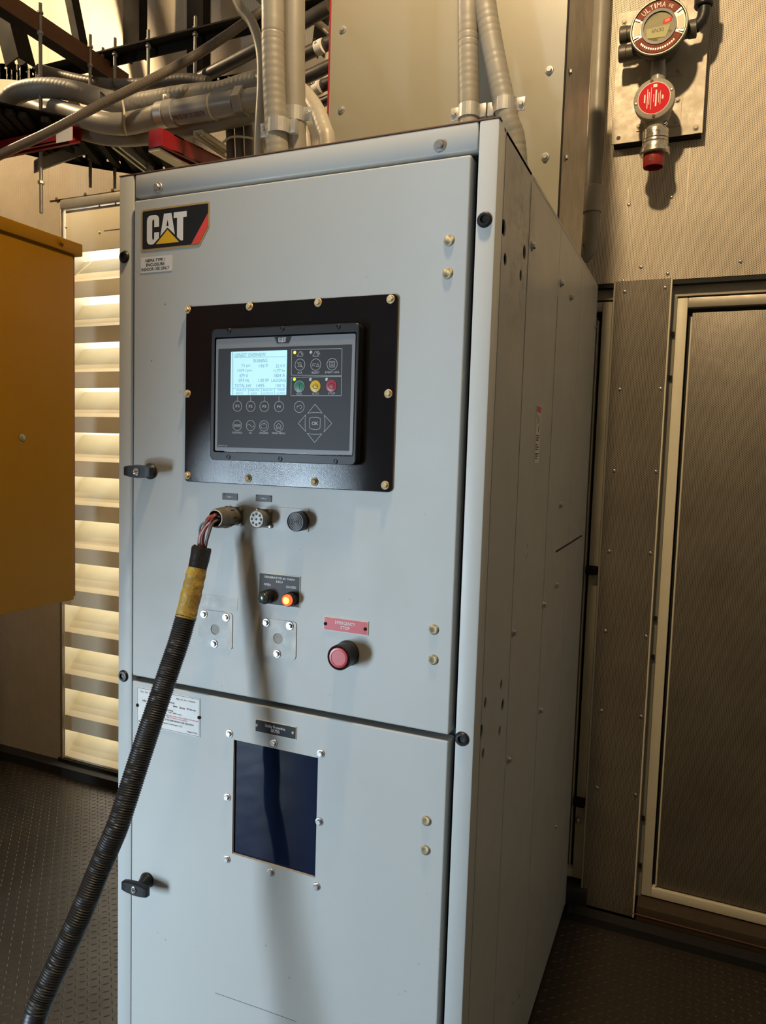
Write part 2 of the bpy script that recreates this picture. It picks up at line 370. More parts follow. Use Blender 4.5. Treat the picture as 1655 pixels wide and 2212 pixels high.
def ptext(s, cx, cy, wpx, hpx, y, m, parent, name='lettering', bold=0.012):
    c = F(cx, cy, y); wd = abs(F(cx + wpx / 2, cy, y).x - F(cx - wpx / 2, cy, y).x); ht = abs(F(cx, cy + hpx / 2, y).z - F(cx, cy - hpx / 2, y).z)
    return text(s, c, wd, ht, m, parent, name, bold=bold)
# shared fastener meshes, axis +z
def fast(kind):
    bm = bmesh.new()
    if kind == 'hex':
        lathe(bm, [(1.0, 0), (1.0, .12), (.92, .22), (.70, .24)], 16)
        lathe(bm, [(.66, .2), (.66, .62), (.56, .74), (0, .74)], 6)
    elif kind == 'dome': lathe(bm, [(1.0, 0), (.96, .16), (.80, .34), (.5, .46), (0, .5)], 18)
    elif kind == 'socket': lathe(bm, [(1.0, 0), (.98, .12), (.78, .34), (.52, .36), (.46, .1), (0, .06)], 18)
    elif kind == 'pan': lathe(bm, [(1.0, 0), (.95, .3), (.6, .5), (.2, .5), (.18, .34), (0, .34)], 14)
    elif kind == 'nut': lathe(bm, [(.95, 0), (1.0, .1), (1.0, .8), (.95, .9)], 6)
    bmesh.ops.recalc_face_normals(bm, faces=bm.faces); me = bpy.data.meshes.new(kind); bm.to_mesh(me); bm.free()
    if kind not in ('nut',):
        me.polygons.foreach_set('use_smooth', [True] * len(me.polygons)); me.set_sharp_from_angle(angle=R(40))
    return me
FMESH = {}
def fastener(name, kind, p, r, m, parent, axis='-y', spin=0.0):
    key = (kind, m.name)
    if key not in FMESH:
        me = fast(kind); me.materials.append(m); FMESH[key] = me
    rot = {'-y': Euler((R(90), 0, 0)), 'x': Euler((0, R(90), 0)), 'z': Euler((0, 0, 0)), '-z': Euler((R(180), 0, 0))}[axis]
    rot = (rot.to_matrix() @ Matrix.Rotation(spin, 3, 'Z')).to_euler()
    return link(name, FMESH[key], None, parent, loc=p, rot=rot, scale=r)

def smudge(m, cy, cz, sy, sz, amt, col):
    """hand-dirt stain around (y,z) on the side panel"""
    nt = m.node_tree; N = nt.nodes; L = nt.links; b = N['Principled BSDF']; src = b.inputs['Base Color'].links[0].from_socket
    tc = N.new('ShaderNodeTexCoord'); mp_ = N.new('ShaderNodeMapping'); L.new(tc.outputs['Object'], mp_.inputs[0])
    mp_.inputs['Scale'].default_value = (0, 1 / sy, 1 / sz); mp_.inputs['Location'].default_value = (0, -cy / sy, -cz / sz)
    ln = N.new('ShaderNodeVectorMath'); ln.operation = 'LENGTH'; L.new(mp_.outputs[0], ln.inputs[0])
    r = N.new('ShaderNodeMapRange'); r.inputs[1].default_value = 1; r.inputs[2].default_value = .2; L.new(ln.outputs['Value'], r.inputs[0])
    n = N.new('ShaderNodeTexNoise'); n.inputs['Scale'].default_value = 22; n.inputs['Detail'].default_value = 8; n.inputs['Roughness'].default_value = .75; L.new(tc.outputs['Object'], n.inputs['Vector'])
    r2 = N.new('ShaderNodeMapRange'); r2.inputs[1].default_value = .46; r2.inputs[2].default_value = .64; r2.inputs[4].default_value = amt; L.new(n.outputs['Fac'], r2.inputs[0])
    mu = N.new('ShaderNodeMath'); mu.operation = 'MULTIPLY'; L.new(r.outputs[0], mu.inputs[0]); L.new(r2.outputs[0], mu.inputs[1])
    mx = N.new('ShaderNodeMix'); mx.data_type = 'RGBA'; mx.inputs[7].default_value = (*col, 1); L.new(src, mx.inputs[6]); L.new(mu.outputs[0], mx.inputs[0]); L.new(mx.outputs[2], b.inputs['Base Color'])
smudge(SIDE, .20, 2.12, .16, .26, .75, (.12, .10, .08))
# ================================================================== the room
YW = 1.40
def struct(o): o['kind'] = 'structure'; return o
fl = struct(box('floor', -3.6, 3.2, -3.5, YW + .1, -.06, 0, FLOORM))
def lugs(x0, x1, y0, y1, pitch):
    vs_, fs = [], []
    nx = int((x1 - x0) / pitch); ny = int((y1 - y0) / pitch); k = 0
    for i in range(nx):
        for j in range(ny):
            cx = x0 + (i + .5) * pitch; cy = y0 + (j + .5) * pitch; L, W, H = .0105, .0028, .0016
            ax, ay = ((1, 1), (1, -1))[(i + j) % 2]; ax *= .707; ay *= .707; bx, by = -ay, ax
            q = [(-L, 0, 0), (-L * .4, -W, 0), (L * .4, -W, 0), (L, 0, 0), (L * .4, W, 0), (-L * .4, W, 0), (-L * .5, 0, H), (L * .5, 0, H)]
            for a, b, c in q: vs_.append((cx + a * ax + b * bx, cy + a * ay + b * by, c))
            for f in ((0, 1, 6), (1, 2, 7, 6), (2, 3, 7), (3, 4, 7), (4, 5, 6, 7), (5, 0, 6)): fs.append([8 * k + n for n in f])
            k += 1
    return vs_, fs
V1, F1 = lugs(-2.3, 0.0, -.25, 1.33, .0245)
V2, F2 = lugs(.89, 2.0, .45, 1.30, .0245)
me = bpy.data.meshes.new('tread_lugs'); n0 = len(V1); me.from_pydata(V1 + V2, [], F1 + [[k + n0 for k in f] for f in F2])
lg = link('tread_lugs', me, FLOORM, fl, 'raised tread pattern of the dark steel floor'); lg['kind'] = 'stuff'
struct(box('ceiling', -3.6, 3.2, -3.5, YW + .1, 4.7, 4.76, LIGHTW))
struct(box('wall_left', -3.66, -3.6, -3.5, YW + .1, 0, 4.7, CONC))
struct(box('wall_right', 3.2, 3.26, -3.5, YW + .1, 0, 4.7, LIGHTW))
wf = thing('wall_front', None, None, (0, -3.4, 0), kind='structure')          # behind the camera, with the open doorway
box('wall_panel', -3.6, -2.51, -3.46, -3.4, 0, 4.7, CONC, wf); box('wall_panel', -1.55, 3.2, -3.46, -3.4, 0, 4.7, CONC, wf)
box('wall_panel', -2.29, -1.55, -3.46, -3.4, 1.60, 4.7, CONC, wf); box('wall_panel', -2.51, -2.29, -3.46, -3.4, 2.58, 4.7, CONC, wf)
wb = thing('wall_back', None, None, (0, YW, 0), kind='structure')
box('wall_panel', -3.6, -1.688, YW, YW + .06, 0, 4.7, PERFF, wb)
box('wall_panel', -1.70, -.15, YW, YW + .06, 2.852, 4.7, PERFF, wb)
box('wall_panel', -.15, .80, YW, YW + .06, 0, 4.7, PERFF, wb)
box('wall_panel', .80, 3.2, YW, YW + .06, 2.30, 4.7, PERF, wb, label='perforated aluminium panel above the doors')
box('wall_panel', 2.06, 3.2, YW, YW + .06, 0, 2.30, PERFD, wb); box('light_leak_backing', .70, 3.2, YW + .10, YW + .12, 0, 2.4, DARK, wb)  # second box: hidden backing added to stop light leaking past the doors
rp = box('wall_panel', -1.759, -.15, YW - .006, YW - .0005, 2.863, 4.7, PERFF, wb)
for px, py in ((122, 430), (184, 420), (243, 411)): fastener('rivet', 'dome', F(px, py, YW - .006), .009, BROWN, wb)
for px, py in ((115, 30), (116, 120)): pass
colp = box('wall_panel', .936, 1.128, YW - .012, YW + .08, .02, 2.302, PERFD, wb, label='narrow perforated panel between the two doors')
for xx, m_ in ((.938, TRIM), (1.124, CREAM)): box('edge_strip', xx - .002, xx + .003, YW - .016, YW - .011, .02, 2.30, m_, wb)
for px, py in ((1350, 630), (1437, 621), (1339, 841), (1427, 840), (1327, 1017), (1417, 1019), (1316, 1191), (1405, 1195), (1308, 1363), (1396, 1375), (1299, 1535), (1385, 1548), (1290, 1702), (1373, 1717)):
    fastener('rivet', 'dome', F(px, py, YW - .012), .0065, STEEL, wb)
for px, py in ((1347, 607), (1443, 591), (1359, 442), (1451, 426), (1385, 577), (1600, 565)):
    fastener('rivet', 'dome', F(px, py, YW), .0065, STEEL, wb)
for a, b in ((1.055, 1.057), (1.155, 1.157), (.965, .967)):
    box('seam', a, b, YW - .0015, YW, 2.30, 3.6 if a > 1 else 2.62, TRIM, wb)
# doors recessed below the upper panel
def door(name, xa, xb, flip):
    d = thing(name, None, None, (xa, YW + .03, 0), kind='structure')
    yy = YW + .03; zt, zb = 2.243, .088; s = .034
    box('frame_stile', xa, xa + s, yy, yy + .04, zb, zt, CREAM, d, .003)
    box('frame_stile', xb - s, xb, yy, yy + .04, zb, zt, CREAM, d, .003)
    box('frame_rail', xa + s, xb - s, yy, yy + .04, zt - s, zt, TRIM, d, .003)
    box('frame_rail', xa + s, xb - s, yy, yy + .04, zb, zb + s, CREAM, d, .003)
    box('gasket', xa + s, xb - s, yy + .03, yy + .05, zb + s, zt - s, DARK, d)
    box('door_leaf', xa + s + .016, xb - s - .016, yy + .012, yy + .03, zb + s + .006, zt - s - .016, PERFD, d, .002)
    e = xa + s + .012 if not flip else xb - s - .016
    box('leaf_edge', e, e + .005, yy + .008, yy + .03, zb + s + .006, zt - s - .03, CREAM, d)
    box('header', xa - .03, xb + .03, yy + .005, yy + .06, 2.25, 2.30, TRIM, d)
    box('soffit', xa - .03, xb + .03, YW + .002, yy + .06, 2.285, 2.299, DARK, d)
    box('sill', xa - .01, xb + .03, YW - .04, yy + .05, .018, .083, SILL if not flip else CURB, d, .004)
    return d
d1 = door('door_1', 1.145, 2.05, False)
for z in (2.12, 1.97, 1.12, .98, .38, .20): box('hinge_knuckle', 1.133, 1.142, YW + .02, YW + .04, z - .008, z + .008, BLKSTEEL, d1)
box('sill_nosing', 1.12, 2.05, YW - .043, YW - .04, .05, .053, BROWN, d1)
d2 = door('door_2', .02, .930, True)
box('jamb_panel', 1.128, 1.1445, YW + .03, YW + .07, .08, 2.25, DUCT, d1)
# bolt latches on the hidden door's edge
for z, h in ((1.26, .03), (.38, .03)):
    box('latch', .888, .93, YW - .002, YW + .03, z, z + h, BLKSTEEL, d2, .004)
box('latch_keeper', .90, .918, YW + .004, YW + .03, .315, .335, CHROME, d2, .005)
struct(box('trim_1', -3.6, -.02, 1.332, YW - .001, 0, .045, CURB)); struct(box('trim_2', .90, 3.2, 1.30, YW - .045, 0, .03, CURB))
struct(box('trim_3', -1.70, -.15, YW - .02, YW + .02, .0, .062, BLKSTEEL))

# ================================================================== control cabinet
CW, CD, CH = .886, 1.36, 2.286
cab = thing('generator_control_cabinet', 'tall light grey floor-standing generator control cabinet with two front doors', 'cabinet', (CW / 2, CD / 2, 0))
box('shade_core', .03, .868, .034, 1.345, .01, 2.268, DARK, cab)  # near-black block, painted shade behind door gaps and side holes
box('left_post', 0, .0430, 0, .05, 0, CH, CAB2, cab, .004)
box('right_post', .848, CW, 0, .05, 0, CH, CAB2, cab, .004)
box('plinth', .045, .848, .0, .03, 0, .095, CAB2, cab, .003)
tr = box('top_rail', .0455, .847, .0, .034, 2.2345, CH, CAB2, cab, .005)
def sh(px, py, r, rz): v = U(px, py, 'x', CW); return circ(v.y, v.z, r, 16, rz)
C8 = lambda u, v: (860 + u / 2.425, 1300 + v / 2.425)
hl = [sh(1088.5, 492, .014, .016), sh(1091.5, 560, .011, .012), sh(1133, 545, .0125, .015), sh(1125, 595, .010, .0115)]
for u, v, r in ((541, 433, .0115), (457, 530, .0115), (549, 540, .0145), (437, 682, .0155), (532, 676, .0115), (446, 795, .0115)): hl.append(sh(*C8(u, v), r * .8, r))
slab('side_panel', [(.0505, .02), (.2695, .02), (.2695, 2.283), (.0505, 2.283)], 'x', CW, CW - .003, SIDE, cab, holes=hl)
for a, b in ((.2715, .6295), (.6315, .995), (.997, CD)): box('side_panel', CW - .003, CW - .0005, a, b, .02, 2.283, SIDE, cab)
box('seam_lip', CW - .001, CW + .0015, .2690, .2715, .02, 2.28, SIDE, cab); box('seam_lip', CW - .001, CW + .001, .6290, .6312, .02, 2.1, SIDE, cab)
box('side_panel', 0, .003, .05, CD, .02, 2.283, SIDE, cab); box('back_panel', 0, CW, CD - .004, CD, .02, 2.283, SIDE, cab)
box('top_panel', .0, CW, .0345, CD, 2.2765, 2.2845, CAB2, cab); box('top_gasket', .0, CW, .0, .02, CH, CH + .002, BROWN, cab)
for u in ((1149.6, 531.6), (1212, 611.6), (1233, 642), C8(600, 160), C8(575, 825), C8(742, 568), C8(760, 15), (1210, 1090), (1285, 706), (1201, 1263), (1200, 1785)):
    p = U(*u, 'x', CW); fastener('side_bolt', 'hex', p, .011 if p.y < 1.0 else .008, ZINC, cab, 'x')
p0, p1 = U(1158, 874, 'x', CW), U(1158, 1000, 'x', CW)
yl, yr = U(1154.5, 990, 'x', CW).y, U(1163.5, 990, 'x', CW).y
sl = box('warning_label', CW - .0004, CW + .0008, yl, yr, p1.z, p0.z, PAPER, cab, label='narrow white instruction sticker with a red heading')
H = p0.z - p1.z
box('heading', CW + .0008, CW + .0012, yl + .002, yr - .002, p0.z - .12 * H, p0.z - .015 * H, REDINK, sl)
bm = bmesh.new()
for t, wf_ in ((.52, .9), (.56, .8), (.60, .7), (.68, .5), (.72, .85), (.76, .65), (.84, .9), (.88, .7), (.92, .5)):
    abox(bm, CW + .0008, CW + .0011, yl + .004, yl + .004 + (yr - yl - .008) * wf_, p0.z - (t + .012) * H, p0.z - (t - .008) * H)
done(bm, 'print_lines', INK, sl)
bm = bmesh.new()
for (a, b), (c, d) in (((.1, .16), (.42, .27)), ((.42, .27), (.30, .32)), ((.75, .17), (.62, .32)), ((.62, .32), (.75, .36)), ((.62, .37), (.58, .46)), ((.52, .37), (.58, .46))):
    q0 = Vector((yl + (yr - yl) * a, p0.z - H * b)); q1 = Vector((yl + (yr - yl) * c, p0.z - H * d)); dd = (q1 - q0).normalized(); nn = Vector((-dd.y, dd.x)) * .0022
    vv = [bm.verts.new((CW + .0011, k.x, k.y)) for k in (q0 + nn, q1 + nn, q1 - nn, q0 - nn)]; bm.faces.new(vv)
done(bm, 'hand_pictogram', INK, sl)
stroke_pts = [U(1201, 1192, 'x', CW), U(1257, 1157, 'x', CW)]
bm = bmesh.new(); a, b = stroke_pts; vv = [bm.verts.new(k) for k in (a + Vector((.0004, 0, .003)), b + Vector((.0004, 0, .003)), b + Vector((.0004, 0, -.003)), a + Vector((.0004, 0, -.003)))]; bm.faces.new(vv)
done(bm, 'scratch', BLKMAT, cab)
DY = -.006                                            # front face of the doors
ud = slab('upper_door', rrect(.0495, .837, 1.1345, 2.2255, .004, 2), 'y', DY, .03, CAB, cab, bev=.0035)
wv = [xz(505, 1598, DY), xz(687, 1637, DY), xz(681, 1895, DY), xz(501, 1845, DY)]
wx0, wx1 = (wv[0][0] + wv[3][0]) / 2, (wv[1][0] + wv[2][0]) / 2; wz1, wz0 = (wv[0][1] + wv[1][1]) / 2, (wv[2][1] + wv[3][1]) / 2
ld = slab('lower_door', rrect(.0495, .837, .10, 1.1225, .004, 2), 'y', DY, .03, CAB, cab, holes=[[(wx0, wz0), (wx1, wz0), (wx1, wz1), (wx0, wz1)]], bev=.0035)
box('window_pane', wx0 - .01, wx1 + .01, DY + .006, DY + .010, wz0 - .01, wz1 + .01, GLASS, ld, label='dark navy glass window')
for px, py in ((269, 555), (267, 1460), (1047, 475), (998, 1596)): fastener('socket_plug', 'socket', F(px, py, 0), .0145, BLKPLAS, cab)
for px, py in ((342, 406), (950, 315)): fastener('rail_bolt', 'hex', F(px, py, 0), .0125, ZINC, tr)
for px, py in ((970, 520), (967, 591), (937, 1360), (936, 1425)): fastener('hinge_rivet', 'dome', F(px, py, DY), .0105, BRASS, ud)
for px, py in ((921, 1773), (919, 1836)): fastener('hinge_rivet', 'dome', F(px, py, DY), .0105, BRASS, ld)
def t_handle(px, py, parent):
    p = F(px, py, DY)
    h = turned('handle_stem', p, (0, -1, 0), [(.0178, 0), (.0185, .004), (.0165, .008), (.0105, .020), (.0095, .034)], BLKPLAS, parent, 24)
    c = p + Vector((0, -.040, 0)); bm = bmesh.new()
    L = .038; st = []
    for t in (-1, -.94, -.6, 0, .6, .94, 1):
        hh = .0148 * (1 - .34 * t * t); dd = .0075 * (1 - .12 * t * t)
        if abs(t) == 1: hh *= .9; dd *= .8
        x = c.x + t * L; st.append([bm.verts.new((x, c.y + a * dd, c.z + b * hh)) for a, b in ((-1, -.9), (-1, .9), (-.6, 1), (.8, 1), (.8, -1), (-.6, -1))])
    for a, b in zip(st, st[1:]):
        for k in range(6): bm.faces.new((a[k], a[(k + 1) % 6], b[(k + 1) % 6], b[k]))
    bm.faces.new(st[0]); bm.faces.new(st[-1]); done(bm, 'handle_bar', BLKPLAS, parent, 'black T-shaped handle bar', smooth=True)
    turned('key_cylinder', c + Vector((0, -.0075, 0)), (0, -1, 0), [(.0088, -.002), (.0088, .0012), (.0078, .0016), (.0072, .0006), (0, .0006)], CHROME, parent, 20, 'round silver key lock')
    box('keyhole', c.x - .0045, c.x + .0045, c.y - .0086, c.y - .0078, c.z - .001, c.z + .001, INK, parent)
t_handle(326, 1018, ud); t_handle(318.5, 1900, ld)
# ---- big maker's decal
def dec(u, v): return xz(290 + u / 9.194, 420 + v / 9.194, DY - .001)
def fl_(pts): return pts
lo = dec(140, 1135); hi = dec(1500, 150)
x0 = (dec(140, 700)[0] + dec(150, 320)[0]) / 2; x1 = dec(1495, 400)[0]; z1 = dec(700, 235)[1]; z0 = dec(700, 1080)[1]
W_, H_ = x1 - x0, z1 - z0
def dq(a, b): return (x0 + a * W_, z0 + b * H_)
outer = [dq(.03, 1), dq(.975, 1), dq(1, .97), dq(1, .42), dq(.865, .0), dq(.03, .0), dq(0, .03), dq(0, .97)]
dcl = slab('maker_decal', outer, 'y', DY - .0008, DY, GOLD, ud, label='black decal with large white letters, yellow triangle and red slash')
slab('decal_field', [dq(.03, .955), dq(.968, .955), dq(.98, .93), dq(.98, .42), dq(.855, .05), dq(.03, .05), dq(.018, .08), dq(.018, .93)], 'y', DY - .0011, DY - .0008, DECALBLK, ud)
slab('decal_slash', [dq(.98, .73), dq(.98, .425), dq(.858, .055), dq(.745, .055)], 'y', DY - .0014, DY - .0011, DECALRED, ud)
def logo(bx, bz, w_, h_, y, mw, my, parent):
    """letters C A T over a triangle; w_ x h_ is the lettering box"""
    def q(a, b): return (bx + a * w_, bz + b * h_)
    C = [q(0, .16), q(.015, .07), q(.05, .015), q(.10, 0), q(.165, 0), q(.31, .19), q(.31, .40), q(.19, .40), q(.19, .22), q(.185, .17), q(.165, .145), q(.145, .17), q(.135, .22), q(.135, .77), q(.145, .83), q(.165, .85), q(.185, .83), q(.19, .77), q(.19, .58), q(.31, .58), q(.31, .82), q(.295, .92), q(.255, .98), q(.20, 1), q(.11, 1), q(.055, .98), q(.015, .92), q(0, .82)]
    slab('logo_letter', C, 'y', y - .0003, y, mw, parent)
    A = [q(.345, .26), q(.435, 1), q(.62, 1), q(.71, .26), q(.525, .52)]
    slab('logo_letter', A, 'y', y - .0003, y, mw, parent, holes=[[q(.495, .57), q(.555, .57), q(.525, .80)]])
    T = [q(.68, 1), q(.68, .81), q(.765, .81), q(.765, .17), q(.86, .03), q(.915, .03), q(.915, .81), q(1.0, .81), q(1.0, 1)]
    slab('logo_letter', T, 'y', y - .0003, y, mw, parent)
    slab('logo_triangle', [q(.23, -.01), q(.82, -.01), q(.525, .45)], 'y', y - .0003, y, my, parent)
la, lb = dq(.085, .145), dq(.675, .84)
logo(la[0], la[1], lb[0] - la[0], lb[1] - la[1], DY - .0011, WHITE, DECALYEL, ud)
a, b = dec(125, 1585), dec(750, 1180)
nl = box('enclosure_sticker', a[0], b[0], DY - .0007, DY, a[1] + .002, b[1] - .002, PAPER, ud, label='small white sticker with three lines of black capitals')
for s_, v_, w_ in (('NEMA TYPE 1', 1302, 385), ('ENCLOSURE', 1388, 362), ('INDOOR USE ONLY', 1475, 550)):
    ptext(s_, 290 + 417 / 9.194, 420 + v_ / 9.194, w_ / 9.194, 62 / 9.194, DY - .0008, INK, ud, bold=.020)
# ---- control panel
C5 = lambda u, v: (380 + u / 3.31, 620 + v / 3.31)
YP = DY - .005
cp = slab('control_panel', rrect(.2005, .7025, 1.6005, 1.983, .010), 'y', YP, DY, BLKGLOSS, cab, bev=.0015, label='black glossy textured mounting plate holding the display unit')
for i, (u, v) in enumerate(((84, 163), (527, 140), (1018, 112), (1537, 88), (84, 763), (1520, 763), (84, 1348), (518, 1368), (992, 1392), (1497, 1418))):
    fastener('panel_bolt', 'hex', F(*C5(u, v), YP), .0088, ZINCY, cp, spin=i * .37)
YB = YP - .020
bz = [xz(*C5(u, v), YB) for u, v in ((250, 307), (1312, 248), (1287, 1272), (246, 1238))]
bx0, bx1, bz0, bz1 = (bz[0][0] + bz[3][0]) / 2, (bz[1][0] + bz[2][0]) / 2, (bz[2][1] + bz[3][1]) / 2, (bz[0][1] + bz[1][1]) / 2
fz = [xz(*C5(u, v), YB) for u, v in ((281, 368), (1281, 335), (1260, 1203), (280, 1168))]
fx0, fx1, fz0, fz1 = (fz[0][0] + fz[3][0]) / 2, (fz[1][0] + fz[2][0]) / 2, (fz[2][1] + fz[3][1]) / 2, (fz[0][1] + fz[1][1]) / 2
slab('display_bezel', rrect(bx0, bx1, bz0, bz1, .010), 'y', YB, YP, BLKPLAS, cp, holes=[rrect(fx0 - .003, fx1 + .003, fz0 - .003, fz1 + .003, .004)], bev=.002, label='black plastic bezel around the keypad')
YF = YB + .002
slab('keypad_border', rrect(fx0, fx1, fz0, fz1, .003), 'y', YF, YP, FACEGREY, cp, label='grey keypad border')
g = [xz(*C5(u, v), YF) for u, v in ((302, 440), (1257, 413), (1240, 1176), (300, 1140))]
gx0, gx1, gz0, gz1 = (g[0][0] + g[3][0]) / 2, (g[1][0] + g[2][0]) / 2, (g[2][1] + g[3][1]) / 2, (g[0][1] + g[1][1]) / 2
slab('keypad_face', rrect(gx0, gx1, gz0, gz1, .002), 'y', YF - .0006, YF, FACE, cp, label='dark charcoal membrane keypad')
YK = YF - .0008
for u, v in ((380, 312), (760, 297), (1160, 283), (375, 1215), (745, 1230), (1140, 1248)): fastener('bezel_screw', 'socket', F(*C5(u, v), YB), .0055, BLKPLAS, cp)
tb = [xz(*C5(u, v), YF) for u, v in ((703, 354), (828, 350), (808, 401), (724, 403))]
slab('logo_tab', tb, 'y', YF - .0006, YF, DECALBLK, cp)
c0, c1 = xz(*C5(733, 396), YK), xz(*C5(789, 359), YK)
logo(c0[0], c0[1], c1[0] - c0[0], c1[1] - c0[1], YF - .0007, LINE, LINE, cp)
sc_ = [xz(*C5(u, v), YK) for u, v in ((393, 461), (795, 454), (791, 774), (393, 772))]
sx0, sx1, sz0, sz1 = (sc_[0][0] + sc_[3][0]) / 2, (sc_[1][0] + sc_[2][0]) / 2, (sc_[2][1] + sc_[3][1]) / 2, (sc_[0][1] + sc_[1][1]) / 2
slab('display_screen', rrect(sx0, sx1, sz0, sz1, .0015), 'y', YK - .0004, YK, LCD, cp, label='pale cyan backlit screen showing engine readings')
YS = YK - .0006
def st(s_, u, v, w_, h_=24): ptext(s_, *C5(u, v), w_ / 3.31, h_ / 3.31, YS, LCDINK, cp, 'screen_lettering', 0.0)
for s_, u, v, w_ in (('GENSET OVERVIEW', 530, 485, 222), ('RUNNING', 605, 527, 98), ('72 psi', 500, 563, 62), ('196°F', 627, 563, 66), ('25.4 V', 747, 563, 66),
                     ('1509 rpm', 491, 598, 102), ('1177 hr', 741, 598, 82), ('479 V', 484, 634, 62), ('1804 A', 741, 632, 78), ('59.9 Hz', 486, 667, 76), ('1.00 PF', 627, 667, 76), ('LAGGING', 735, 667, 104),
                     ('TOTAL kW', 479, 705, 120), ('1495', 604, 705, 56), ('100 %', 747, 705, 66)): st(s_, u, v, w_)
for s_, u, v, w_ in (('ANALOG', 467, 738, 72), ('ANALOG', 560, 738, 72), ('ANALOG', 656, 738, 72), ('PWM', 753, 738, 46), ('INPUTS', 455, 760, 50), ('DATA', 558, 760, 42), ('OUTPUTS', 656, 760, 76), ('OUTPUT', 752, 760, 66)): st(s_, u, v, w_, 15)
stroke('screen_rule', [xz(*C5(418, 503), YS), xz(*C5(788, 498), YS)], .0007, YS, LCDINK, cp)
stroke('screen_rule', [xz(*C5(410, 725), YS), xz(*C5(790, 724), YS)], .0007, YS, LCDINK, cp)
stroke('screen_rule', [xz(*C5(407, 468), YS), xz(*C5(407, 770), YS)], .0012, YS, LCDINK, cp)
for u in (517, 612, 706): stroke('screen_rule', [xz(*C5(u, 727), YS), xz(*C5(u, 770), YS)], .0007, YS, LCDINK, cp)
def cpx(u, v): return F(*C5(u, v), YK)
def rad(px): return px / 3.31 / FPX * 1.55
for pts in (((828, 447), (1188, 440), (1186, 632), (825, 630)), ((825, 645), (1185, 640), (1183, 777), (822, 777))):
    stroke('keypad_outline', [xz(*C5(*k), YK) for k in pts], .0009, YK, LINE, cp, closed=True)
for nm, u, v in (('F1', 440, 852), ('F2', 535, 853), ('F3', 632, 854), ('F4', 737, 855)):
    ring('function_key', cpx(u, v), rad(38), .0009, LINE, cp); ptext(nm, *C5(u, v), 26 / 3.31, 20 / 3.31, YK, LINE, cp)
    stroke('keypad_outline', [xz(*C5(u, 783), YK), xz(*C5(u, 815), YK)], .0008, YK, LINE, cp)
for nm, u, v, w_ in (('CONTROL', 438, 990, 76), ('AC', 534, 991, 22), ('ENGINE', 630, 993, 62), ('MAIN MENU', 735, 995, 94)):
    ring('menu_key', cpx(u, v), rad(38), .0009, LINE, cp); ptext(nm, *C5(u, v + 51), w_ / 3.31, 14 / 3.31, YK, LINE, cp)
def icon(pts, u, v, closed=False, w_=.0008): stroke('key_symbol', [xz(*C5(u + a, v + b), YK) for a, b in pts], w_, YK, LINE, cp, closed)
icon([(-22, -8), (22, -8), (22, 8), (-22, 8)], 438, 990, True); icon([(-22, 0), (22, 0)], 438, 990)
icon([(-24, 0), (-16, -9), (-8, -9), (0, 0), (8, 9), (16, 9), (24, 0)], 534, 991)
icon([(-22, -4), (-14, -14), (12, -14), (20, -4), (20, 10), (10, 16), (-14, 16), (-22, 6)], 630, 993, True); icon([(-4, -20), (8, -20)], 630, 993)
icon([(-20, 0), (0, -20), (20, 0), (14, 0), (14, 20), (4, 20), (4, 6), (-4, 6), (-4, 20), (-14, 20), (-14, 0)], 735, 995, True)
for nm, u, v, w_ in (('ACK', 887, 555, 36), ('RESET', 1000, 555, 56), ('EVENT LOG', 1117, 552, 100)):
    ring('alarm_key', cpx(u, v), rad(40), .0009, LINE, cp); ptext(nm, *C5(u, v + 57), w_ / 3.31, 15 / 3.31, YK, LINE, cp)
icon([(-14, 14), (-10, 2), (-8, -10), (0, -18), (8, -10), (10, 2), (14, 14)], 887, 555, True); icon([(-20, -16), (20, 20)], 887, 555)
icon([(4, 14), (14, -10), (26, 14)], 1000, 555, True); icon([(0, -6), (-22, -6), (-22, 8), (-6, 8)], 1000, 555)
icon([(-18, -20), (18, -20), (18, 20), (-18, 20)], 1117, 552, True); icon([(-8, -10), (10, -10)], 1117, 552); icon([(-8, 0), (10, 0)], 1117, 552); icon([(-8, 10), (10, 10)], 1117, 552)
icon([(-22, 16), (0, -20), (20, 16)], 888, 478, True); icon([(10, -18), (24, 6)], 888, 478)
icon([(-22, 16), (0, -20), (20, 16)], 1000, 478, True); icon([(10, -18), (24, 6)], 1000, 478); icon([(16, -22), (30, 2)], 1000, 478)
for nm, u, v, w_, m_ in (('RUN', 884, 712, 38, GREENB), ('AUTO', 998, 710, 50, YELB), ('STOP', 1113, 708, 50, REDB)):
    turned('mode_key', cpx(u, v), (0, -1, 0), [(rad(39), 0), (rad(39), .0006), (rad(36), .0009), (0, .0009)], m_, cp, 24)
    ring('mode_key_rim', cpx(u, v) + Vector((0, -.0008, 0)), rad(40), .0008, LINE if m_ is GREENB else m_, cp); ptext(nm, *C5(u, v + 53), w_ / 3.31, 16 / 3.31, YK, LINE, cp)
def icon2(pts, u, v): stroke('key_symbol', [xz(*C5(u + a, v + b), YK) for a, b in pts], .0010, YK - .0013, INK, cp)
icon2([(0, -18), (0, 18)], 884, 712); icon2([(0, -20), (0, -2)], 998, 710); icon2([(-10, -12), (-18, 0), (-12, 14), (0, 18), (12, 14), (18, 0), (10, -12)], 998, 710); icon2([(-18, -8), (-8, -20), (8, -20), (18, -8), (18, 8), (8, 20), (-8, 20), (-18, 8), (-18, -8)], 1113, 708)
for u, v, m_ in ((850, 468, LEDAMB), (966, 467, LEDOFF), (848, 660, LEDGRN), (963, 662, LEDOFF), (1078, 661, LEDOFF)):
    turned('status_led', cpx(u, v), (0, -1, 0), [(rad(11), 0), (rad(9), .0008), (0, .0012)], m_, cp, 12)
ring('back_key', cpx(882, 857), rad(40), .0009, LINE, cp); icon([(-16, 10), (-14, -8), (-4, -2), (6, -14), (18, -8), (18, 6), (6, 16)], 882, 857)
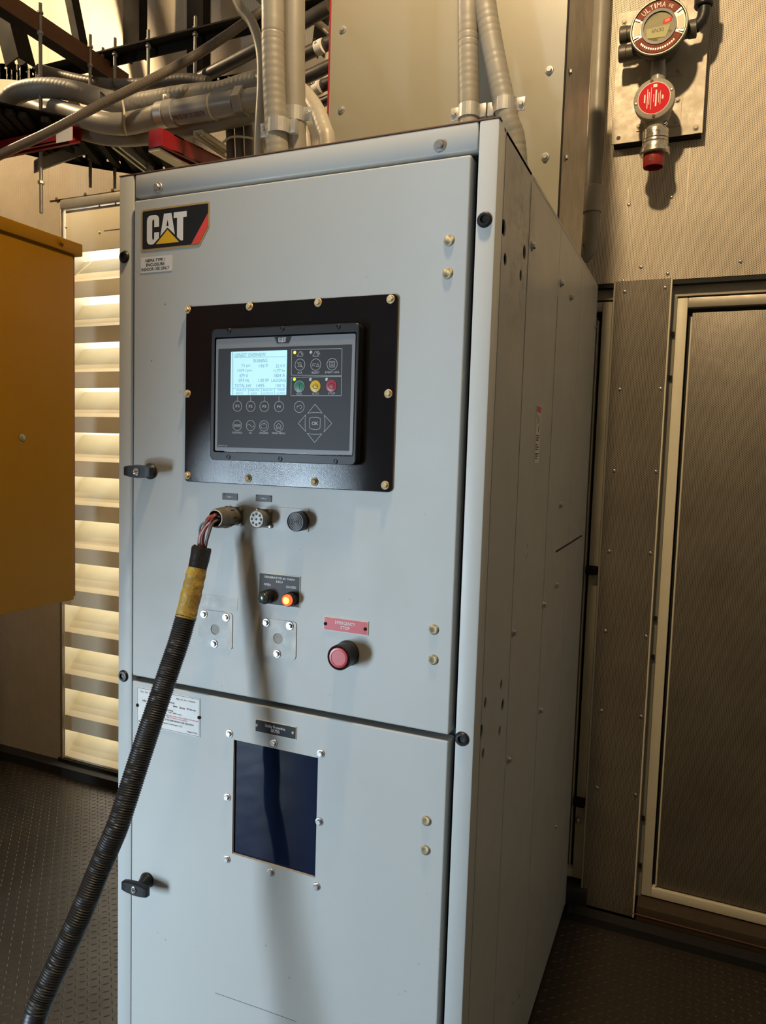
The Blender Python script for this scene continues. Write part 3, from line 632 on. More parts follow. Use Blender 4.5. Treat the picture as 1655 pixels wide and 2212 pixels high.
for pts in (((995, 838), (1048, 903), (1020, 897), (970, 897), (942, 905)), ((875, 975), (930, 912), (924, 945), (924, 1005), (930, 1035)), ((1115, 975), (1060, 915), (1066, 945), (1066, 1008), (1058, 1038)), ((992, 1112), (1045, 1048), (1016, 1054), (966, 1052), (938, 1045))):
    stroke('arrow_key', [xz(*C5(*k), YK) for k in pts], .0009, YK, LINE, cp, closed=True)
stroke('ok_key', [xz(*C5(*k), YK) for k in ((955, 938), (975, 932), (1012, 933), (1034, 940), (1030, 1012), (1010, 1019), (976, 1017), (957, 1010))], .0009, YK, LINE, cp, closed=True)
ptext('OK', *C5(995, 975), 46 / 3.31, 26 / 3.31, YK, LINE, cp)
ptext('EMCP 4.4', *C5(335, 1134), 62 / 3.31, 10 / 3.31, YK, LINE, cp)
# ---- small fittings below the panel
C6 = lambda u, v: (260 + u / 2.853, 1040 + v / 2.853)
def nplate(name, quad, m, parent, edge=None, th=.0016, label=None, crop=C6):
    q = [xz(*crop(*k), DY - th) for k in quad]
    x0, x1, z0, z1 = (q[0][0] + q[3][0]) / 2, (q[1][0] + q[2][0]) / 2, (q[2][1] + q[3][1]) / 2, (q[0][1] + q[1][1]) / 2
    o = slab(name, [(x0, z0), (x1, z0), (x1, z1), (x0, z1)], 'y', DY - th, DY, edge or m, parent, label=label)
    if edge: slab('plate_face', [(x0 + .0012, z0 + .0012), (x1 - .0012, z0 + .0012), (x1 - .0012, z1 - .0012), (x0 + .0012, z1 - .0012)], 'y', DY - th - .0003, DY - th, m, parent)
    return x0, x1, z0, z1
def lt(s_, u, v, w_, h_, y, m, parent, crop=C6, sc=2.853): ptext(s_, *crop(u, v), w_ / sc, h_ / sc, y, m, parent)
nplate('socket_nameplate', ((628, 72), (720, 75), (720, 117), (628, 112)), TAGG, ud, label='grey nameplate over the plugged socket'); lt('CAN 1', 674, 95, 36, 9, DY - .0018, WHITE, ud)
nplate('socket_nameplate', ((835, 82), (931, 87), (930, 128), (834, 122)), TAGG, ud, label='grey nameplate over the open socket'); lt('CAN 2', 882, 105, 36, 9, DY - .0018, WHITE, ud)
for u, v in ((640, 80), (842, 88), (924, 92)): fastener('pin', 'dome', F(*C6(u, v), DY - .0016), .0016, INK, ud)
nplate('backing_plate', ((825, 150), (1160, 170), (1158, 310), (825, 288)), SCUFF, ud, th=.0015, label='scuffed grey plate behind socket and buzzer')
def socket_base(u, v, s):
    c = F(*C6(u, v), DY - .0015); bm = bmesh.new(); abox(bm, c.x - s, c.x + s, c.y - .003, c.y + .0015, c.z - s, c.z + s, .003); done(bm, 'socket_flange', OLIVE, ud, smooth=True)
    for a in (-1, 1):
        for b in (-1, 1): fastener('flange_screw', 'pan', c + Vector((a * s * .84, -.003, b * s * .84)), .0045, ZINC, ud)
    return c
c1 = F(508, 1115, DY - .0015); socket_base((508 - 260) * 2.853, (1115 - 1040) * 2.853, .0195)
c2 = F(571, 1119.5, DY - .0015); socket_base((571 - 260) * 2.853, (1119.5 - 1040) * 2.853, .0195)
turned('socket_shell', c2 + Vector((0, -.002, 0)), (0, -1, 0), [(.0180, 0), (.0180, .003), (.0168, .004), (.0168, .014), (.0188, .015), (.0188, .029), (.0176, .030), (.0172, .028), (0, .028)], OLIVE, ud, 28, 'open round grey connector with nine pin holes')
pf = c2 + Vector((0, -.0302, 0))
turned('socket_insert', pf, (0, -1, 0), [(.0168, -.002), (.0168, 0), (0, .0002)], OLIVE2, ud, 28)
for k in range(9):
    a = 2 * math.pi * k / 8; rr = 0 if k == 8 else .0112
    turned('pin_hole', pf + Vector((rr * math.cos(a), 0, rr * math.sin(a))), (0, -1, 0), [(.0029, -.001), (.0029, .0004), (0, .0004)], INK, ud, 12)
cb = F(650, 1125.5, DY - .0015)
turned('buzzer', cb, (0, -1, 0), [(.0205, 0), (.0205, .022), (.0195, .0245), (.0180, .0245), (.0175, .0225), (0, .0225)], BLKPLAS, ud, 32, 'round black buzzer with concentric slots')
for k, rr in enumerate((.0155, .0118, .0082, .0046)): ring('buzzer_grille', cb + Vector((0, -.0238, 0)), rr, .0016, TAGG, ud, 28, th=.0014)
turned('buzzer_grille', cb + Vector((0, -.0224, 0)), (0, -1, 0), [(.0016, 0), (.0016, .0014), (0, .0014)], TAGG, ud, 10)
gp = nplate('breaker_nameplate', ((855, 562), (1109, 586), (1104, 779), (852, 753)), TAGB, ud, TAGEDGE, label='charcoal nameplate for the main generator breaker lamps')
yt = DY - .0021
for s_, u, v, w_, h_ in (('GENERATOR #1 MAIN', 980, 597, 186, 14), ('52G1', 980, 619, 42, 14), ('OPEN', 905, 635, 42, 14), ('CLOSED', 1052, 652, 62, 14)): lt(s_, u, v, w_, h_, yt, WHITE, ud)
for (u, v), on in (((912, 708), False), ((1058, 722), True)):
    c = F(*C6(u, v), DY - .002)
    turned('lamp_housing', c, (0, -1, 0), [(.0150, 0), (.0150, .004), (.0142, .006), (.0142, .017), (.0128, .019), (.0118, .0175), (0, .0175)], BLKPLAS, ud, 28)
    o = turned('indicator_lamp', c + Vector((0, -.0172, 0)), (0, -1, 0), [(.0120, 0), (.0118, .004), (.0100, .0065), (.0065, .0075)] + ([(.006, .0078), (0, .0078)] if not on else [(.0065, .0075)]), LAMPR if on else LAMPG, ud, 24, 'lit red CLOSED lamp' if on else 'unlit dark green OPEN lamp')
    if on: turned('lamp_core', c + Vector((0, -.0172, 0)), (0, -1, 0), [(.0088, .0066), (.0066, .0076), (0, .0082)], LAMPC, ud, 20, 'glowing orange centre')
nplate('label_residue', ((480, 694), (724, 716), (722, 793), (476, 766)), SCUFF, ud, th=.0006, label='torn grey remains of a peeled label')
for (u, v), bl, hc in (((0, 0), ((516, 818), (652, 838), (580, 1000)), (585, 912)), ((0, 0), ((900, 870), (1045, 890), (967, 1062)), (973, 968))):
    A_ = ((485, 788), (692, 808), (687, 1038), (484, 1010)) if hc[0] < 700 else ((880, 840), (1086, 866), (1080, 1101), (876, 1072))
    q = [xz(*C6(*k), DY - .0012) for k in A_]; x0, x1, z0, z1 = (q[0][0] + q[3][0]) / 2, (q[1][0] + q[2][0]) / 2, (q[2][1] + q[3][1]) / 2, (q[0][1] + q[1][1]) / 2
    h = F(*C6(*hc), DY - .0012)
    slab('cover_plate', rrect(x0, x1, z0, z1, .008), 'y', DY - .0018, DY, SCUFF, ud, holes=[circ(h.x, h.z, .0118, 24)], label='grey blanking plate with three bolts')
    turned('knockout_disc', Vector((h.x + .0004, DY, h.z)), (0, -1, 0), [(.0112, 0), (.0112, .0006), (0, .0006)], DISC, ud, 24)
    for i, (a, b) in enumerate(bl): fastener('cover_bolt', 'hex', F(*C6(a, b), DY - .0018), .0092, ZINC, ud, spin=i * .4)
nplate('stop_nameplate', ((1257, 830), (1529, 866), (1526, 951), (1252, 913)), TAGR, ud, TAGEDGE, label='red nameplate above the emergency stop button')
lt('EMERGENCY', 1386, 876, 124, 20, yt, WHITE, ud); lt('STOP', 1385, 904, 56, 20, yt, WHITE, ud)
for u, v in ((1264, 876), (1509, 910)): fastener('nameplate_screw', 'pan', F(*C6(u, v), DY - .002), .0036, BLKSTEEL, ud)
c = F(*C6(1402, 1057), DY)
turned('stop_button_guard', c, (0, -1, 0), [(.0265, 0), (.0265, .004), (.0245, .007), (.0235, .012), (.0255, .014), (.0255, .041), (.0235, .0425), (.0222, .041), (.0218, .034), (0, .034)], BLKPLAS, ud, 36, 'black collar of the emergency stop')
turned('stop_button', c, (0, -1, 0), [(.0212, .030), (.0212, .0405), (.0200, .043), (.0165, .0435), (.0155, .0425), (0, .0425)], ESTOP, ud, 36, 'red emergency stop push button')
# ---- lower door plates
C7 = lambda u, v: (240 + u / 3.183, 1440 + v / 3.183)
dp = nplate('rating_plate', ((177, 138), (613, 221), (609, 488), (177, 393)), PAPER, ld, th=.0012, label='white rating plate with small black and red print', crop=C7)
q = dp; stroke('plate_border', [(q[0] + .002, q[2] + .002), (q[1] - .002, q[2] + .002), (q[1] - .002, q[3] - .002), (q[0] + .002, q[3] - .002)], .0008, DY - .0015, INK, ld, closed=True)
D9 = lambda u, v: (280 + u / 9.735, 1470 + v / 9.735)
def dt(s_, u, v, w_, h_, m=INK): ptext(s_, *D9(u, v), w_ / 9.735, h_ / 9.735, DY - .0014, m, ld)
for s_, u, v, w_, h_ in (('Type  XLP  Serial', 360, 255, 270, 34), ('Mfg. I.D. No. 1036218', 1180, 425, 400, 36), ('RATINGS', 880, 468, 130, 34), ('volts', 310, 420, 80, 50), ('amperes', 960, 555, 90, 45), ('Short circuit', 1105, 580, 110, 45), ('RMS sym amps', 1295, 620, 190, 50), ('RATINGS', 850, 632, 130, 34), ('kW  3000 amps', 955, 700, 270, 36),
                         ('OF THE SAME MANUFACTURE AND RATING', 1040, 880, 610, 36), ('Custom Switchgear LLC', 900, 930, 430, 40), ('Made in U.S.A.', 1320, 1095, 220, 36), ('Number', 230, 855, 90, 30)): dt(s_, u, v, w_, h_)
dt('USE ONLY FUSES OF THE CORRECT TYPE AND SIZE', 1100, 795, 680, 26, REDINK); dt('SEE WIRING DIAGRAM', 990, 812, 430, 22, REDINK)
for u, v in ((182, 265), (605, 350)): fastener('plate_screw', 'pan', F(*C7(u, v), DY - .0012), .0042, BLKSTEEL, ld)
nplate('relay_nameplate', ((992, 362), (1275, 413), (1271, 502), (990, 447)), TAGK, ld, TAGEDGE, label='black nameplate above the relay window', crop=C7)
lt('Utility Protective', 1128, 421, 138, 26, yt, WHITE, ld, C7, 3.183); lt('SR750', 1128, 445, 60, 22, yt, WHITE, ld, C7, 3.183)
for u, v in ((1004, 404), (1252, 456)): fastener('nameplate_screw', 'pan', F(*C7(u, v), DY - .002), .0036, GALVD, ld)
for i, (u, v) in enumerate(((815, 460), (1120, 527), (1443, 597), (800, 897), (1432, 1065), (798, 1322), (1098, 1413), (1413, 1510))): fastener('window_bolt', 'hex', F(*C7(u, v), DY), .0092, ZINC, ld, spin=i * .5)
stroke('scratch', [xz(465, 2145, DY - .0004), xz(560, 2178, DY - .0004), xz(640, 2207, DY - .0004)], .0012, DY - .0004, TAGG, ld)
# ================================================================== harness plugged into the door
hp = F(463, 1119, -.085)
wh = thing('wiring_harness', 'black corrugated cable harness plugged into the cabinet door and hanging to the floor', 'cable', c1 + Vector((0, -.005, 0)))
turned('plug_shell', c1 + Vector((0, -.004, 0)), (0, -1, 0), [(.0190, 0), (.0190, .012), (.0178, .013), (.0178, .016), (.0205, .018), (.0225, .024), (.0225, .040), (.0212, .042), (.0212, .052), (.0205, .062), (.0185, .068), (.0165, .068), (.0160, .050), (0, .050)], OLIVE, wh, 32, 'olive drab round plug')
for k in range(8):
    a = 2 * math.pi * k / 8; p = c1 + Vector((.0224 * math.cos(a), -.032, .0224 * math.sin(a))); rod('plug_knurl', p + Vector((0, .006, 0)), p + Vector((0, -.006, 0)), .0012, BLKSTEEL, wh, 6)
HP = [((435, 1191), .088), ((425, 1234), .101), ((402, 1331), .128), ((385, 1390), .148), ((362.5, 1456), .170), ((331, 1550), .203), ((303, 1635), .230), ((272, 1731), .262), ((251, 1792), .282), ((216, 1873), .305), ((178, 1966), .335), ((132, 2068), .367), ((96, 2147), .395), ((74, 2207), .415)]
hw = [F(*p, -a) for p, a in HP]
mouth = c1 + Vector((0, -.068, 0))
wires = [(WIRER, (-.008, .006), (-.006, .004)), (WIRER, (.006, .008), (.004, .006)), (WIREW, (.0, -.004), (-.002, .0)), (WIRER, (-.004, -.008), (.006, -.004)), (HOSED, (.009, -.004), (.009, .0)), (WIRER, (.002, .010), (-.009, .002)), (WIREW, (-.009, -.002), (.001, .007))]
up = (hw[0] - hw[1]).normalized()
for i, (m_, a, b) in enumerate(wires):
    s0 = mouth + Vector((a[0], .018, a[1])); s1 = mouth + Vector((a[0] * .9 - .006, -.010, a[1] * .8 - .004)); e = hw[0] + Vector((b[0], b[1] * .5, 0)); mid = s1.lerp(e, .5) + Vector((math.sin(i * 2.1) * .006 - .004, -.004 + .004 * math.cos(i), 0))
    sweep('wire', [s0, s1, mid, e, e - up * .02], .0027, m_, wh, 8, .006)
sweep('wire', [mouth + Vector((-.006, .018, 0)), mouth + Vector((-.014, -.012, -.006)), F(434, 1135, -.085), F(431, 1152, -.085), F(436, 1172, -.085), hw[0] - up * .01], .0024, WIREG, wh, 8, .005, label='thin green looping wire')
bm = bmesh.new(); fr = basis(hw[0] + up * .004, hw[1] - hw[0]); prof = [(.0195, -.004), (.0200, .0), (.0190, .02), (.0188, .048)]
lathe(bm, prof, 20, fr)
for v in bm.verts:
    if (v.co - hw[0]).length < .026: v.co += Vector((random.uniform(-.002, .002), random.uniform(-.001, .001), random.uniform(-.0025, .0025)))
done(bm, 'tape_sleeve', TAPEB, wh, 'black tape wrap at the end of the loom', smooth=True)
sweep('tape_wrap', [hw[1] + up * .006, hw[1].lerp(hw[2], .5), hw[2], hw[2] - up * .004], lambda s_: .0202 + .0012 * min(1, s_ / .06), TAPEY, wh, 20, .004, corr=(.0052, .0006, True), label='dirty yellow tape wrap')
tail = [hw[-1] + Vector((-.006, -.055, -.17)), hw[-1] + Vector((-.05, -.14, -.42)), Vector((.02, -.66, .06)), Vector((-.35, -.85, .024)), Vector((-1.1, -1.0, .024))]
sweep('corrugated_loom', hw[2:] + tail, .0212, CONDUIT, wh, 22, .00115, corr=(.0046, .0012, True), ang=80)

# ================================================================== louvred vent
lv = thing('louver_vent', 'cream painted louvred wall vent beside the yellow box, bright daylight behind', 'vent', (-.92, YW, .07))
vx0, vx1 = -1.672, -.16; PER = .2175; OT = 2.604
box('top_plate', vx0 + .012, vx1, YW + .004, YW + .012, OT, 2.808, CREAM, lv, .002)
box('plate_seam', -1.415, vx1, YW + .002, YW + .006, OT + .086, OT + .089, TRIM, lv)
for px, py in ((215, 446), (215, 503), (143, 491), (250, 441)): fastener('plate_screw', 'dome', F(px, py, YW + .004), .006, GALV, lv)
box('frame_header', vx0 - .01, vx1, YW - .012, YW + .02, 2.812, 2.857, GALVD, lv, .006)
box('frame_stile', vx0 - .018, vx0 - .004, YW - .010, YW + .17, .06, 2.812, TRIM, lv, .003)
box('frame_stile', vx0 - .004, vx0 + .002, YW, YW + .17, .06, 2.812, CREAM, lv)
box('frame_stile', vx1, vx1 + .02, YW - .010, YW + .17, .06, 2.857, TRIM, lv, .003)
box('mullion', -1.385, -1.370, YW + .145, YW + .165, .06, 2.80, CREAM, lv)
prof = [(0, -.0775), (.003, -.0775), (.003, -.003), (.030, .014), (.1365, .130), (.1340, .1335), (.028, .0185), (0, 0)]
bm = bmesh.new(); A = [bm.verts.new((vx0 + .002, YW + a, b)) for a, b in prof]; B = [bm.verts.new((vx1, YW + a, b)) for a, b in prof]
for i in range(len(prof)): j = (i + 1) % len(prof); bm.faces.new((A[i], A[j], B[j], B[i]))
bm.faces.new(A); bm.faces.new(B); bmesh.ops.recalc_face_normals(bm, faces=bm.faces)
bl = bpy.data.meshes.new('blade'); bm.to_mesh(bl); bm.free(); bl.materials.append(CREAM)
for k in range(12): link('blade', bl, None, lv, loc=(0, 0, OT - .140 - k * PER))

# ================================================================== yellow enclosure
yx = -.765; yb = thing('machine_enclosure', 'yellow sheet-metal machine enclosure at the left edge with overhanging lid', 'enclosure', (-1.15, .1, 0))
yf = .598; zb_, zt_ = 1.124, 2.335
box('body', -1.5, yx, -1.66, yf, zb_, zt_, YELLOW, yb, .004)
box('edge_flange', yx - .02, yx - .004, yf, yf + .008, zb_ + .012, zt_, BROWN, yb)
box('lid', -1.53, yx + .012, -1.69, yf + .030, zt_ - .012, zt_ + .030, YELLOW, yb, .004)
p = U(131, 523, 'x', yx + .012); fastener('lid_bolt', 'hex', p, .013, YELLOW, yb, 'x')
p = U(48, 945, 'x', yx); fastener('body_bolt', 'hex', p, .011, ZINC, yb, 'x')
box('pedestal', -1.48, -1.30, -.30, .20, 0, zb_, BLKSTEEL, yb, .004)
box('generator_light_block', -2.9, -1.62, -1.2, .70, 0, 3.35, YELLOW, yb, .01)  # unseen generator mass, added and raised to shade the lower left wall

# ================================================================== cream cable duct on top of the cabinet
cdx = thing('cable_duct', 'tall beige sheet-metal cable duct standing on the back of the cabinet top', 'duct', (.55, .78, 2.286))
box('front_cover', .214, .883, .598, .601, 2.29, 3.06, DUCT, cdx)
box('red_gasket', .209, .2135, .597, .603, 2.29, 3.06, REDP, cdx)
box('box_body', .216, .8845, .603, .97, 2.286, 3.06, TRIM, cdx)
box('cover_edge', .8805, .8845, .5975, .604, 2.288, 3.06, BLKSTEEL, cdx)
for px, py in ((1187, 152), (1178, 339), (741, 64), (738, 237)): fastener('cover_bolt', 'hex', F(px, py, .598), .0105, ZINC, cdx)
for px, py in ((1230, 156), (1221, 341)): fastener('side_screw', 'hex', U(px, py, 'x', .8845), .010, GALV, cdx, 'x')
# rigid conduit dropping beside the duct
rc = thing('rigid_conduit', 'slim grey rigid conduit running down beside the beige duct to an elbow', 'conduit', (.87, 1.345, 2.3))
q = [F(px, py, 1.345) for px, py in ((1301, -60), (1296, 60), (1289, 230), (1281, 420))]; q2 = [F(px, py, 1.345) for px, py in ((1279, 455), (1278, 490), (1276, 520), (1270, 545), (1255, 553), (1235, 530), (1222, 508))]
q2[-2].y = 1.30; q2[-1].y = 1.24; q2[-2].z += .01
rod('pipe', q[0] + Vector((0, 0, .5)), F(1281, 430, 1.345), .0275, HOSEG, rc, 16)
turned('coupling', F(1280, 440, 1.345), (0, 0, 1), [(.032, -.03), (.032, .055), (.029, .058)], HOSEG2, rc, 18)
sweep('elbow', [F(1280, 445, 1.345)] + q2[1:], .026, HOSEG, rc, 16, .01)
# ================================================================== hoses into the cabinet top
LT = (.0175, .0006, False)
def hose(name, path, r, m, label, cat='hose', corr=LT, group=None, step=None, seg=16):
    P = [F(px, py, y) if len(t) == 0 else Vector((px, py, y)) for px, py, y, *t in path]
    if isinstance(P[-1], Vector) and path[-1][-1] == 'top': pass
    st = step or (.0042 if corr else .02)
    return tag(sweep(name, P, r, m, None, seg, st, corr, ang=50), label, cat, group)
def down(px, py, y): v = F(px, py, y); return (v.x, y, 2.2846, 'w')
hose('flexible_conduit', [(575, -900, .2), (589, -40, .2), (590, 100, .2), (594, 220, .2), (600, 330, .2), down(606, 420, .2)], .0272, HOSEG, 'thick grey flexible conduit, left of the vertical pair entering the cabinet top')
hose('flexible_conduit', [(630, -900, .235), (635, -40, .235), (635, 120, .235), (638, 300, .235), down(642, 420, .235)], .0262, HOSEG, 'thick grey flexible conduit, right of the vertical pair entering the cabinet top', corr=None)
hose('flexible_conduit', [(1008, -800, .5), (1011, -40, .5), (1012, 120, .5), (1014, 260, .5), down(1016, 400, .5)], .0256, HOSEG, 'straight ribbed grey conduit in front of the beige duct')
hose('flexible_conduit', [(985, -800, .5), (1015, -300, .5), (1045, -20, .5), (1062, 90, .5), (1082, 190, .5), (1098, 262, .5), (1112, 310, .51), down(1126, 385, .52)], .0272, HOSEG, 'slanting ribbed grey conduit in front of the beige duct')
hose('flexible_conduit', [(500, -900, .34), (462, -180, .33), (510, -5, .32), (545, 50, .31), (563, 110, .30), (566, 180, .27), (562, 260, .25), (560, 320, .245), down(560, 420, .24)], .0125, HOSEG2, 'thin pale hose curving down beside the thick vertical pair', corr=None)
hose('flexible_conduit', [(560, 172, .62), (610, 170, .55), (650, 195, .46), (682, 235, .40), (700, 280, .37), (708, 315, .36), down(714, 410, .355)], .0215, HOSEG2, 'pale hose arching down just left of the beige duct')
hose('flexible_conduit', [(560, 255, .45), (625, 240, .42), (650, 270, .40), (664, 320, .39), down(668, 410, .385)], .014, HOSEG2, 'narrow hose tucked behind the thick vertical pair', corr=None)
def clamp(px, py, y, r, label, ear, hgt=.032):
    c = F(px, py, y); t = thing('pipe_clamp', label, 'clamp', c, 'strap clamps on the vertical conduits')
    slab('strap', circ(c.x, c.y, r + .0025, 28), 'z', c.z - hgt / 2, c.z + hgt / 2, GALV, t, holes=[circ(c.x, c.y, r + .0005, 28)])
    x0 = c.x + ear * r; x1 = c.x + ear * (r + .022)
    box('ear', min(x0, x1), max(x0, x1), c.y - .004, c.y - .001, c.z - hgt / 2, c.z + hgt / 2, GALV, t, .001)
    box('ear', c.x - ear * (r + .010) - .008, c.x - ear * (r + .010) + .008, c.y - .003, c.y + .016, c.z - hgt / 2, c.z + hgt / 2, GALV, t, .001)
    b = Vector((c.x + ear * (r + .013), c.y - .004, c.z)); fastener('clamp_bolt', 'hex', b, .0085, GALV, t); return t
clamp(603, 277, .2, .0272, 'plated strap clamp on the left thick vertical conduit', -1)
clamp(637, 252, .235, .0262, 'plated strap clamp on the right thick vertical conduit', 1)
clamp(1014, 243, .5, .0256, 'plated strap clamp on the straight ribbed conduit', -1)
clamp(1092, 231, .5, .0272, 'plated strap clamp on the slanting ribbed conduit', 1)
# ================================================================== overhead steel and cable tray
XB, YBm = -.95, .95
zbr = U(140, 85, 'x', XB).z
bmn = thing('steel_angle', 'rust-brown steel angle running towards the wall at the upper left', 'beam', (XB, .8, zbr))
box('vertical_leg', XB - .006, XB, .30, 1.06, zbr - .028, zbr + .030, BROWN, bmn); box('horizontal_leg', XB - .060, XB - .006, .30, 1.06, zbr - .028, zbr - .022, BLKSTEEL, bmn)
zbk = F(320, 100, YBm).z
bk = thing('steel_angle', 'black steel angle spanning left to right behind the hanging rods', 'beam', (-.5, YBm, zbk))
box('vertical_leg', -1.32, .30, YBm + .012, YBm + .018, zbk - .034, zbk + .022, BLKSTEEL, bk); box('horizontal_leg', -1.32, .30, YBm - .035, YBm + .012, zbk - .002, zbk + .004, BLKSTEEL, bk)
for px, py in ((133, 152), (292, 115)): fastener('angle_bolt', 'hex', F(px, py, YBm + .012), .009, BLKSTEEL, bk)
def post(path, wd, label, y, m=BLKSTEEL, th=.05):
    a, b = F(*path[0], y), F(*path[1], y); d = (a - b); a = a + d * ((4.69 - a.z) / d.z); b = b - d * .02; t = thing('steel_post', label, 'beam', b)
    ax = (a - b).normalized(); sd = Vector((ax.z, 0, -ax.x)) * wd / 2; bm = bmesh.new()
    for (o0, o1, y0, y1) in ((-1, 1, 0, .006), (-1, -.86, .006, th), (.86, 1, .006, th)):
        vv = [bm.verts.new(k) for k in [e + sd * s_ + Vector((0, yy, 0)) for e in (a, b) for s_ in (o0, o1) for yy in (y0, y1)]]
        for f in ((0, 1, 3, 2), (4, 6, 7, 5), (0, 4, 5, 1), (2, 3, 7, 6), (0, 2, 6, 4), (1, 5, 7, 3)): bm.faces.new([vv[k] for k in f])
    done(bm, 'channel', m, t)
post(((283, 0), (283, 120)), .088, 'wide black steel channel, left of the pair against the wall', 1.22)
post(((421, 0), (421, 188)), .082, 'wide black steel channel, right of the pair against the wall', 1.22)
post(((147, 0), (168, 105)), .036, 'narrow dark brace leaning between the brown angle and the wall', 1.18)
post(((-8, 0), (25, 130)), .075, 'dark leaning post in the top left corner', .80)
post(((22, 40), (48, 138)), .042, 'second dark leaning post beside the corner post', .90)
post(((690, 30), (680, 110)), .03, 'dark strut seen between hoses and beige duct', 1.15)
def threaded(path, label):
    a, b = path; t = thing('threaded_rod', label, 'rod', b, 'threaded rods hanging the cable tray')
    n = max(4, int((a - b).length / .0032)); P = [b.lerp(a, k / n) for k in range(n + 1)]
    bm = bmesh.new(); lathe(bm, [(.0058 + (.0007 if k % 2 else 0), (a - b).length * k / n) for k in range(n + 1)], 8, basis(b, a - b)); done(bm, 'thread', GALVD, t, smooth=True, ang=60)
    return t
zu = F(320, 312, YBm).z
rods = []
for (px, y0, y1, ax, v, zn, lab) in ((88, 8, 460, 'x', XB, None, 'long threaded rod hanging lowest, nearest the yellow box'), (195, 75, 405, 'x', XB, None, 'threaded rod through the brown angle near the wall'),
                                    (248, 82, 408, 'y', YBm - .02, None, 'threaded rod just left of the cabinet corner'), (320, 65, 372, 'y', YBm - .02, None, 'threaded rod in front of the left black channel'), (421, 36, 350, 'y', YBm - .02, None, 'threaded rod in front of the right black channel')):
    a, b = U(px, y0, ax, v), U(px, y1, ax, v); m_ = (a + b) / 2; a.x = b.x = m_.x; a.y = b.y = m_.y
    t = threaded((a, b), lab); rods.append((t, a, b))
    zb2 = zbr + .03 if ax == 'x' else zbk + .004
    fastener('nut', 'nut', Vector((a.x, a.y, zb2)), .0105, GALVD, t, 'z'); fastener('nut', 'nut', Vector((a.x, a.y, zb2 - (.068 if ax == 'x' else .022))), .0105, GALVD, t, 'z')
    zl = b.z + .10
    fastener('nut', 'nut', Vector((a.x, a.y, zl)), .0115, GALV, t, 'z')
a = F(222, 103, YBm - .02); threaded((a, Vector((a.x, a.y, zbk - .03))), 'short stub of threaded rod on the black angle')
def strut(name, a, b, wd, ht, m, label, group=None, lips=True):
    a, b = Vector(a), Vector(b); t = thing(name, label, 'strut', (a + b) / 2, group); d = (b - a).normalized(); sd = Vector((-d.y, d.x, 0)).normalized() * wd / 2; upv = Vector((0, 0, 1)); bm = bmesh.new()
    def bar(s0, s1, h0, h1):
        vv = [bm.verts.new(e + sd * s_ + upv * h_) for e in (a, b) for s_ in (s0, s1) for h_ in (h0, h1)]
        for f in ((0, 1, 3, 2), (4, 6, 7, 5), (0, 4, 5, 1), (2, 3, 7, 6), (0, 2, 6, 4), (1, 5, 7, 3)): bm.faces.new([vv[k] for k in f])
    tk = .004
    bar(-1, -1 + 2 * tk / wd, 0, ht); bar(1 - 2 * tk / wd, 1, 0, ht); bar(-1, 1, ht - tk, ht)
    bar(-1, -.45, 0, tk); bar(.45, 1, 0, tk); done(bm, 'channel', m, t); return t
zs1 = rods[0][2].z + .115
tr1 = strut('strut_channel', U(78, 372, 'y', .66), U(192, 330, 'y', .84), .042, .045, GALV, 'galvanised strut channel under the hoses at the left')
tr2 = strut('strut_channel', U(250, 318, 'y', .74), U(322, 374, 'y', .97), .036, .036, GALV, 'pale strut channel slanting to the cabinet corner')
tr3 = strut('strut_channel', F(0, 282, .82), F(88, 264, .82), .042, .02, GALV, 'galvanised strut channel at the left edge behind the grey cable')
rs1 = strut('strut_channel', F(-380, 416, .60), F(166, 304, .60), .04, .048, REDP, 'red strut channel at the left edge carrying a white sticker')
a = F(122, 281, .58); b = F(157, 303, .58); box('sticker', a.x, b.x, .5785, .5795, b.z, a.z, PAPER, rs1, label='white sticker')
rs2 = strut('strut_channel', U(338, 318, 'x', -.31), U(500, 392, 'x', -.31), .05, .050, REDP, 'red strut channel with a slanted end above the cabinet')
a = U(338, 318, 'x', -.31); box('end_cap', a.x - .026, a.x + .026, a.y - .006, a.y, a.z - .001, a.z + .052, REDP, rs2, .002); box('lower_strip', a.x - .03, a.x + .012, a.y, a.y + .4, a.z - .010, a.z - .003, CREAM, rs2)
strut('strut_channel', U(428, 295, 'y', .62), U(495, 340, 'y', .80), .036, .02, CREAM, 'pale strut channel beside the bundle of dark cables')
def rail(name, path, ht, m, label, n=60, parent=None):
    """tray side rail: bent strip with a row of real round-cornered holes"""
    P = crom(path, .008); bm = bmesh.new(); rows = [0, ht * .66, ht * .66 + .008, ht]
    g = [[bm.verts.new(p + Vector((0, 0, h))) for h in rows] for p in P]
    for i in range(len(P) - 1):
        for k in range(3):
            if k == 1 and i % 5 == 1: continue
            bm.faces.new((g[i][k], g[i + 1][k], g[i + 1][k + 1], g[i][k + 1]))
    geo = bmesh.ops.solidify(bm, geom=list(bm.faces), thickness=.003)
    return done(bm, name, m, parent) if parent else tag(done(bm, name, m), label, 'cable tray')
rail('tray_rail', [F(-420, 214, .9), F(-200, 186, .9), F(-60, 172, .9), F(0, 171, .9), F(50, 176, .9), F(90, 196, .9), F(140, 228, .9)], .062, GALVD, 'curved perforated tray rail rising at the left edge')
arc = [U(px, py, 'z', 2.735) for px, py in ((-330, 150), (-170, 228), (-60, 285), (30, 325), (80, 340), (130, 350), (220, 366), (300, 378), (380, 386))]
ct = thing('cable_tray', 'black curved cable tray with perforated edge under the hoses at the left', 'cable tray', arc[5])
rail('side_rail', arc, .050, BLKSTEEL, None, parent=ct)
inner = [p + Vector((.16, -.30, 0)) for p in arc]
